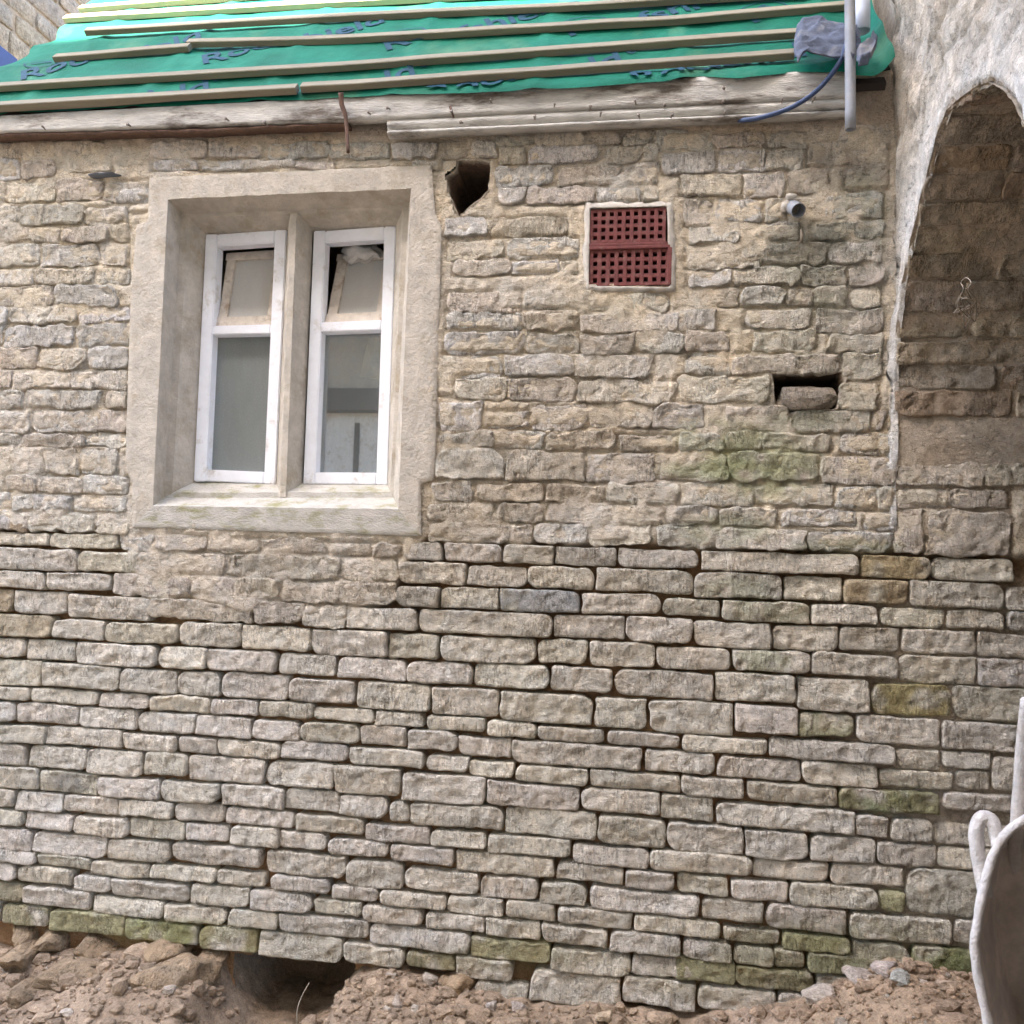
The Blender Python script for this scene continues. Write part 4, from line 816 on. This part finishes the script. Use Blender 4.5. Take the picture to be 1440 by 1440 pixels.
# vault lining behind the stones, then the stones course by course
NX = 60; xs = XW+np.concatenate([np.linspace(0, 1, 40)*.8, .8+np.linspace(.05, 1, 20)*2.0]); V = []
for x in xs: V.append(vmap(np.full(260, x), L_, np.full(260, -.004)))
V = np.vstack(V); V += (.010*(fbm(V*25, 3, 3)-.5))[:, None]; nz = fbm(V*12, 3, 4)
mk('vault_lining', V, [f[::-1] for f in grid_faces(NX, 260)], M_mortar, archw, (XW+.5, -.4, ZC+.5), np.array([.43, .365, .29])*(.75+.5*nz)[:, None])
def vtint(V, base, s): return np.array(base)*(.75+.5*fbm(V*20, 3, s % 50))[:, None]
s_spr = np.interp(ZC+.40, prf[:60, 1], L_[:60]); s = s_spr; vi = 0; vr = random.Random(5)
s_end = np.interp(.80, prf[:, 0], L_)
while s < s_end:
    hgt = vr.uniform(.058, .082); x = XW+.004-(0 if vi % 2 else .0)
    first = True
    while x < XW+1.0:
        wd = vr.uniform(.14, .34); vi += 1
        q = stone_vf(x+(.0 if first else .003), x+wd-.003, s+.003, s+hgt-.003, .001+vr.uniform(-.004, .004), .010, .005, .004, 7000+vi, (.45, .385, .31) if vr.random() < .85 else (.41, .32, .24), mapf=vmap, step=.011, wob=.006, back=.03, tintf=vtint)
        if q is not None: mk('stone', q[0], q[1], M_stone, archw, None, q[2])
        x += wd; first = False
    s += hgt
# mass of the wall: outer faces
V, F = box_vf((XW+1.412, -1.09, 1.6), (2.80, .30, 4.3)); mk('pier', V, F, M_arch, archw, col=np.full((len(V), 3), (.45, .40, .33)), flat=True)
V, F = box_vf((XW+1.416, -.62, ZC+2.0), (2.80, 1.23, 1.19)); mk('upper_mass', V, F, M_arch, archw, col=np.full((len(V), 3), (.45, .40, .33)), flat=True)
V, F = box_vf((XW+1.43, 1.0, ZC+2.35), (2.80, 2.0, 2.1)); mk('rear_mass', V, F, M_arch, archw, col=np.full((len(V), 3), (.45, .40, .33)), flat=True)
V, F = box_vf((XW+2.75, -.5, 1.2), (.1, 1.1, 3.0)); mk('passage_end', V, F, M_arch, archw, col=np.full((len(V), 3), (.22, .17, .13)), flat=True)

# ================================================================== ground
CONT = [(-250,1330),(0,1338),(250,1350),(305,1352),(328,1390),(350,1418),(420,1432),(470,1405),(498,1368),(560,1362),(640,1385),(720,1402),(800,1410),(960,1430),(1100,1424),(1190,1402),(1250,1372),(1370,1374),(1440,1376),(1700,1380)]
cxz = np.array([on_y(*q, 0)[[0, 2]] for q in CONT]); GL = .02
def ground_z(X, Y):
    out = -Y; zc = np.interp(X, cxz[:, 0], cxz[:, 1]); P = np.stack([X, Y, X*0], -1)
    lump = fbm(P*7, 4, 2)-.5; fine = fbm(P*28, 4, 3)-.5
    o = np.clip(out, 0, None)
    z = zc-.30*np.minimum(o, .9)*(1-.2*o)+.05*lump*smooth(-.05, .12, out)+.035*fine
    bank = smooth(-1.28, -1.35, X)*0
    z = z+.05*np.exp(-((X+1.35)/.16)**2)*np.exp(-((o-.12)/.10)**2)
    pile = .07*np.exp(-((X-.52)/.22)**2)*np.exp(-((o-.10)/.14)**2); z = z+pile
    pitm = smooth(-1.19, -1.14, X)*smooth(-.80, -.86, X)*smooth(.34, .22, out)
    z = z-.04*pitm*smooth(.34, .05, out)
    z = np.where(out < -.30, z+(-.30-out)*3.5, z); z = np.where(out < -.30, np.minimum(z, .45), z)
    far = smooth(1.2, 4.0, np.maximum(out, np.maximum(-X-2.4, X-3.5))); return z*(1-far)+GL*far+.0*bank
gxs = np.concatenate([np.linspace(-120, -8, 14), np.linspace(-7, -2.2, 16), np.arange(-2.15, 1.2, .011), np.linspace(1.25, 3.5, 30), np.linspace(4, 120, 18)])
gys = np.concatenate([np.linspace(-120, -8, 14), np.linspace(-7, -1.05, 26), np.arange(-1.0, .42, .011), np.linspace(.5, 2, 6), np.linspace(3, 120, 16)])
gX, gY = np.meshgrid(gxs, gys, indexing='ij'); X, Y = gX.ravel(), gY.ravel(); Z = ground_z(X, Y); V = np.stack([X, Y, Z], 1)
nz = fbm(V*16, 4, 61); c = np.array([.32, .24, .165])*(.65+.7*nz)[:, None]; red = smooth(.1, .6, X)[:, None]; c = c*(1-.6*red)+np.array([.36, .265, .18])*(.75+.5*nz)[:, None]*.6*red
gs = smooth(.2, .0, np.abs(X-.25)+np.abs(Y+.1))[:, None]; c = c*(1-.5*gs)+np.array([.38, .30, .25])*.5*gs
tag(mk('ground', V, grid_faces(len(gxs), len(gys)), M_soil, None, (0, 0, 0), c), 'loose reddish brown dug soil at the foot of the wall', None, None, 'structure')
# clods: nobody could count them
parts = []
for i in range(5200):
    x = rng.uniform(-2.0, 1.15); y = -abs(rng.normal(0, .22))-.01
    sz = min(.055, rng.lognormal(-4.8, .62)); 
    if -1.14 < x < -.86 and y > -.25 and rng.random() < .7: continue
    zz = ground_z(np.array([x]), np.array([y]))[0]; k = rng.uniform(.7, 1.25)
    V, F = rock_vf((x, y, zz+sz*.12), (sz*rng.uniform(.8, 1.6), sz*rng.uniform(.8, 1.4), sz*rng.uniform(.6, 1.1)), i, 1 if sz < .016 else 2, .6)
    bc = np.array([.35, .255, .175]) if x > .1 else np.array([.32, .24, .165])
    if rng.random() < .05: bc = np.array([.42, .36, .29])
    parts.append((V, F, bc*k))
V, F, C = join(parts); tag(mk('soil_clods', V, F, M_soil, None, (0, 0, 0), C, flat=True), 'crumbly clods and small chips strewn over the dug soil', 'soil', None, 'stuff')
LUMPS = [(1150,1425,.05,(.09,.07,.05),(.44,.38,.32)),(1205,1400,.04,(.08,.06,.05),(.42,.36,.31)),(1265,1420,.10,(.05,.05,.035),(.40,.40,.36)),(1245,1385,.05,(.07,.05,.04),(.40,.34,.30)),(1330,1400,.08,(.05,.04,.03),(.42,.32,.23)),
         (730,1405,.05,(.045,.035,.05),(.44,.38,.33)),(850,1415,.05,(.05,.04,.03),(.40,.31,.21)),(830,1432,.08,(.09,.05,.03),(.33,.25,.17)),(560,1400,.12,(.03,.03,.05),(.36,.30,.24)),(236,1412,.26,(.03,.02,.02),(.60,.55,.48)),(45,1432,.3,(.03,.03,.02),(.50,.46,.40)),(690,1400,.06,(.035,.03,.03),(.42,.37,.32))]
for i, (x, y, o_, d, c) in enumerate(LUMPS):
    p = on_y(x, y, -o_); p[2] = ground_z(np.array([p[0]]), np.array([p[1]]))[0]+d[2]*.2
    V, F = chunk_vf(p, d, 300+i*7, 2, .08); o = mk('loose_stone', V, F, M_soil, None, None, np.array(c)*(.8+.4*fbm(V*60, 3, 2))[:, None], flat=True)
    lab = {0: 'grey mortar lump low on the soil heap beside the mossy stones', 1: 'grey mortar lump higher on the soil heap against the wall', 2: 'flat bluish grey stone flake on the reddish soil by the wheelbarrow', 4: 'reddish clay lump nearest the wheelbarrow rim',
           7: 'long flat brown slab half buried below the grey footing stone', 9: 'small round whitish pebble on the big ledge stone'}.get(i)
    tag(o, lab or 'broken pale stone lump lying loose in the dug soil', 'stone', 'loose stones in the soil')
V, F = tube_vf(spline([on_y(418,1440,-.16), on_y(418,1420,-.15), on_y(425,1400,-.12), on_y(435,1382,-.10)], 16), .0013, 6); tag(mk('root_twig', V, F, M_bone), 'thin bare root sticking up out of the dark pit under the wall', 'twig')

# ================================================================== loose things
# stone left lying in the empty socket
p = on_y(1134, 556, .03)
V, F = chunk_vf(p, (.168, .10, .078), 21, 3, .05, None, 44); V += (.006*(fbm(V*45, 3, 6)-.5))[:, None]; V[:, 2] = np.where(V[:, 2] < p[2]-.028, p[2]-.028+(V[:, 2]-p[2]+.028)*.4, V[:, 2])
bed = on_y(1134, 583, .03)[2]; V[:, 2] += bed-V[:, 2].min()+.006
tag(mk('socket_stone', V, F, M_stone, None, None, np.array([.36, .31, .25])*(.7+.6*fbm(V*30, 3, 3))[:, None]), 'rounded brown stone lying loose inside the square hole in the wall', 'stone')
# cut plastic pipe stub
a = on_y(1108, 287, .03); b = on_y(1123, 296, -.045); ctr = b; ax_ = (b-a)/np.linalg.norm(b-a)
n = 28; u = np.cross(ax_, [0, 0, 1]); u /= np.linalg.norm(u); v = np.cross(ax_, u); V = []
for rr, tt in ((.023, -.10), (.023, 0), (.0224, .0010), (.0205, .0), (.020, -.08)):
    for k in range(n):
        th = 2*math.pi*k/n; V.append(ctr+ax_*(tt+.006*math.sin(th*1+1))+rr*(math.cos(th)*u+math.sin(th)*v)*np.array([.9, .9, .75]))
F = [(r*n+k, r*n+(k+1) % n, (r+1)*n+(k+1) % n, (r+1)*n+k) for r in range(4) for k in range(n)]+[tuple(4*n+k for k in range(n))]
stub = mk('pipe_stub', V, F, M_pipe); tag(stub, 'short cut-off pale plastic pipe end poking out of the stonework', 'pipe')
for i, (x, y, d) in enumerate([(1113,277,(.03,.02,.018)),(1104,290,(.02,.02,.03)),(1120,281,(.02,.015,.012)),(1127,332,(.008,.02,.04))]):
    V, F = rock_vf(on_y(x, y, -.012), d, 900+i, 2, .5); mk('mortar_crumb', V, F, M_cement if i < 3 else M_bone, wall)
# hanging conduit and down pipe
P = [on_y(1194, -260, -.165), on_y(1194, 0, -.165), on_y(1196, 182, -.165)]
def hollow(P, r, n=24):
    P = np.asarray(P, float); V1, F1 = tube_vf(P, r, n, False); V2, F2 = tube_vf(P, r*.86, n, False); m = len(V1)
    F = F1+[tuple(i+m for i in f[::-1]) for f in F2]
    for s0 in (0, len(P)-1): F += [(s0*n+k, s0*n+(k+1) % n, m+s0*n+(k+1) % n, m+s0*n+k) for k in range(n)]
    return np.vstack([V1, V2]), F
V, F = hollow(np.array([P[0]+(P[2]-P[0])*t for t in np.linspace(0, 1, 20)]), .0128); tag(mk('conduit_pipe', V, F, M_pipe), 'thin grey plastic conduit hanging straight down past the fascia end', 'pipe')
a, b = on_y(1212, -280, -.02), on_y(1212, 44, -.02); V, F = hollow(np.array([a+(b-a)*t for t in np.linspace(0, 1, 12)]), .021); tag(mk('down_pipe', V, F, M_pipe2), 'wider pale blue grey plastic pipe ending above the green membrane corner', 'pipe')
cb = [on_y(1196, 20, -.13), on_y(1190, 62, -.148), on_y(1178, 92, -.14), on_y(1150, 126, -.12), on_y(1115, 150, -.095), on_y(1075, 164, -.075), on_y(1045, 169, -.05), on_y(1030, 168, .01)]
V, F = tube_vf(spline(cb, 60), .0062, 12); tag(mk('electric_cable', V, F, M_cable), 'dark blue cable looping from the grey conduit to the wall head', 'cable')
# torn felt draped over the batten ends
def sheet(nm, outline, base_h, amp, seed, mat, label, cat, drop=None):
    O = np.array([on_roof(*q, base_h) for q in outline]); c = O.mean(0); O = along(np.vstack([O, O[:1]]), 97)[:-1]; K = 26; V = []
    for k in range(K):
        t = k/(K-1); Q = c+(O-c)*t; P = np.stack([Q[:, 0], Q[:, 1], Q[:, 0]*0+seed], -1)
        h = base_h+amp*(1-np.abs(2*fbm(P*np.array([9, 14, 1]), 3, seed)-1))*1.6-amp+.5*amp*(fbm(P*30, 2, seed)-.5)
        h = h-.03*smooth(.8, 1, t)*(drop or 0)*(vn(P*8, 4))
        V.append(RE+np.outer(Q[:, 0], [1, 0, 0])+np.outer(Q[:, 1], RT)+np.outer(h, RN))
    n = 96; V = np.vstack(V); F = [(k*n+i, k*n+(i+1) % n, (k+1)*n+(i+1) % n, (k+1)*n+i) for k in range(K-1) for i in range(n)]
    V2 = np.vstack([V, V-RN*.003]); F2 = F+[tuple(i+len(V) for i in f[::-1]) for f in F]
    l = (K-1)*n; F2 += [(l+i, l+(i+1) % n, len(V)+l+(i+1) % n, len(V)+l+i) for i in range(n)]
    return tag(mk(nm, V2, F2, mat), label, cat)
sheet('felt_scrap', [(1118,45),(1122,30),(1150,28),(1165,22),(1190,25),(1205,38),(1212,60),(1200,80),(1186,72),(1160,76),(1135,74),(1122,84),(1116,70)], .065, .030, 4, M_felt, 'torn blue grey roofing felt draped over the batten ends beside the conduit', 'felt', 1)
sheet('felt_scrap', [(1205,68),(1222,62),(1228,40),(1236,45),(1232,66),(1222,84),(1208,86)], .075, .025, 9, M_felt, 'narrow curled strip of roofing felt in the green membrane corner', 'felt', .5)
# string caught on the vault stones
def on_vault(px_, py_):
    best = None
    for t in np.linspace(1.4, 6, 900):
        p = CAMP+ray(px_, py_)/FPX*t
        if p[0] > XW:
            o = -p[1]; zz = np.interp(p[2], prf[:120, 1], prf[:120, 0])
            if o < zz+.012: return p
    return CAMP+ray(px_, py_)/FPX*3
sr = random.Random(8); sp_ = [(1358+sr.gauss(0, 9), 428+sr.gauss(0, 11)) for _ in range(16)]+[(1355,408),(1352,398),(1359,391),(1366,398),(1362,408)]+[(1364+sr.gauss(0, 8), 430+sr.gauss(0, 10)) for _ in range(10)]
V, F = tube_vf(spline([on_vault(*q)+np.array([-.001, -.002, 0]) for q in sp_], 220), .0012, 5); tag(mk('string_loop', V, F, M_bone), 'thin tangled string caught on the shaded vault stones', 'string')

# wheelbarrow stood on its nose, tray towards the yard
YW = -.54
rim_px = [(1396,1470),(1388,1430),(1375,1370),(1371,1330),(1374,1300),(1380,1265),(1388,1232),(1396,1205),(1408,1182),(1424,1164),(1445,1152),(1475,1144),(1520,1140)]
rl = np.array([on_y(*q, YW) for q in rim_px]); gz0 = float(ground_z(np.array([.9]), np.array([YW]))[0])
cxr = rl[-1][0]+.06; foot = np.array([rl[0][0]+.06, YW, gz0+.03]); rl = np.vstack([[foot[0]+.05, YW, gz0+.02], [foot[0], YW, gz0+.06], rl])
rim = np.vstack([rl, [[2*cxr-p[0], YW, p[2]] for p in rl[::-1]]]); rim = spline(rim, 120)
wb = empty('wheelbarrow', (cxr, YW, gz0), 'cement caked wheelbarrow stood upright on its nose in the archway', 'wheelbarrow')
V, F = tube_vf(rim, .0085*(1+.6*(fbm(rim*30, 2, 4)-.5)), 10); V += (.004*(fbm(V*60, 2, 5)-.5))[:, None]; mk('rim', V, F, M_barrow, wb)
cr = rim.mean(0); rows = []
for k, t in enumerate(np.linspace(0, 1, 18)):
    sc = 1-.55*min(t, .85)-max(0, t-.85)*2.2; q = cr+(rim-cr)*np.array([sc, 1, 1-(1-sc)*.7]); q[:, 1] = YW+.22*min(t/.85, 1); rows.append(q)
q = rows[-1]*0+rows[-1].mean(0); rows.append(q); V = np.vstack(rows); V += (.006*(fbm(V*12, 3, 7)-.5))[:, None]*[0, 1, 0]
F = grid_faces(len(rows), 120); V2 = np.vstack([V, V+[0, .004, 0]]); tray = mk('tray', V2, F+[tuple(i+len(V) for i in f[::-1]) for f in F], M_tray, wb)
for s in (1, -1):
    mir = lambda P: np.array([[cxr+s*(p[0]-cxr), p[1], p[2]] for p in P])
    P = mir([on_y(1387,1262,YW+.02), on_y(1380,1230,YW+.03), on_y(1374,1195,YW+.03), on_y(1373,1168,YW+.03), on_y(1379,1152,YW+.03), on_y(1389,1150,YW+.03), on_y(1397,1160,YW+.025), on_y(1402,1178,YW+.02), on_y(1405,1190,YW+.01)])
    V, F = tube_vf(spline(P, 50), .0135, 12); V += (.004*(fbm(V*50, 2, 5)-.5))[:, None]; mk('leg', V, F, M_barrow, wb)
    P = mir([on_y(1424,1230,YW+.24), on_y(1431,1150,YW+.18), on_y(1438,1060,YW+.10), on_y(1446,985,YW+.04)])
    V, F = tube_vf(spline(P, 30), .0135, 12); V += (.004*(fbm(V*40, 3, 5)-.5))[:, None]; mk('handle', V, F, M_barrow, wb)
    P = mir([on_y(1424,1230,YW+.24), np.array([cxr-.14, YW+.27, gz0+.35]), np.array([cxr-.05, YW+.30, gz0+.17])]); V, F = tube_vf(spline(P, 20), .0135, 10); mk('frame_tube', V, F, M_barrow, wb)
t = np.linspace(0, 2*math.pi, 40); P = np.stack([np.full(40, cxr), YW+.30+.135*np.cos(t), gz0+.16+.135*np.sin(t)], 1); V, F = tube_vf(P, .035, 12, False); wh = mk('wheel', V, F, M_rubber, wb)
V, F = tube_vf([(cxr-.06, YW+.30, gz0+.16), (cxr+.06, YW+.30, gz0+.16)], .05, 16); mk('hub', V, F, M_barrow, wh)

# ================================================================== neighbours
# side wall of the house behind, running away from the yard on the left
nb = empty('neighbour_house', (-3.2, 4.0, 0), 'tall stone neighbouring house wall rising behind the roof verge', 'house')
XN = -3.1
V, F = box_vf((XN-.35, 5.0, 4.0), (.6, 8.4, 9.0)); mk('wall', V, F, M_mortar, nb, col=np.full((len(V), 3), (.40, .33, .25)), flat=True)
nr = random.Random(3); z = 1.2
def nmap(A, B, D): return np.stack([XN-.05+D, A, B], 1)
cnt = 0
while z < 6.0:
    h = nr.uniform(.10, .14); y = .85+nr.uniform(-.2, 0)
    while y < 4.2:
        l = nr.uniform(.22, .42); cnt += 1
        p = proj(np.array([[XN, y+l/2, z+h/2]])); 
        if -450 < p[0][0] < 260 and -120 < p[1][0] < 800 and len(nb.children) < 290:
            q = stone_vf(y+.006, y+l-.006, z+.005, z+h-.005, .012, .008, .02, .012, 9000+cnt, (.40, .345, .27), mapf=nmap, step=.03, tintf=vtint); mk('stone', q[0], q[1], M_stone, nb, None, q[2])
        y += l
    z += h
a = on_x(-8, 45, XN+.05); b = on_x(26, 70, XN+.05); zt = on_x(10, 56, XN+.05)[2]
V, F = box_vf((XN+.02, (a[1]+b[1])/2-.2, zt-.40), (.06, abs(b[1]-a[1])+.4, .7), bev=.005); mk('blue_panel', V, F, M_blue, nb, flat=True)  # flat blue panel on the wall
# house across the yard: it shades the wall and stands in the glass
YO = -5.6; sp0 = np.array(rp(*on_roof(300, 39)))
k = (YO-sp0[1])/sdir[1]; HO = sp0[2]+k*sdir[2]
op = empty('opposite_house', (-2, YO-2, 0), 'long stone house across the yard behind the viewer', 'house')
V, F = box_vf((-2.5, YO-1.5, HO/2-.2), (15, 3.0, HO+.4)); mk('wall', V, F, M_mortar, op, col=np.full((len(V), 3), (.36, .29, .21)), flat=True)
def refl(px_, py_):
    d = ray(px_, py_); yv = -(YO)+2*(YB+.022); p = CAMP+d*((yv-CAMP[1])/d[1]); return p
a, b = refl(448, 582), refl(560, 720); bx = (a[0]+b[0])/2
V, F = box_vf((bx, YO+.03, (a[2]+max(b[2], .1))/2), (b[0]-a[0], .08, a[2]-max(b[2], .1)), bev=.01); dr = mk('door', V, F, M_oldwhite, op, flat=True)
c = refl(506, 600); V, F = box_vf((c[0], YO+.075, (a[2]+.1)/2), (.05, .02, a[2]-.3)); mk('door_gap', V, F, M_dark, dr, flat=True)
c = refl(500, 566); V, F = box_vf((bx, YO+.08, c[2]), (b[0]-a[0]+1.2, .2, .22), bev=.01); mk('lintel', V, F, M_dark, op, flat=True)
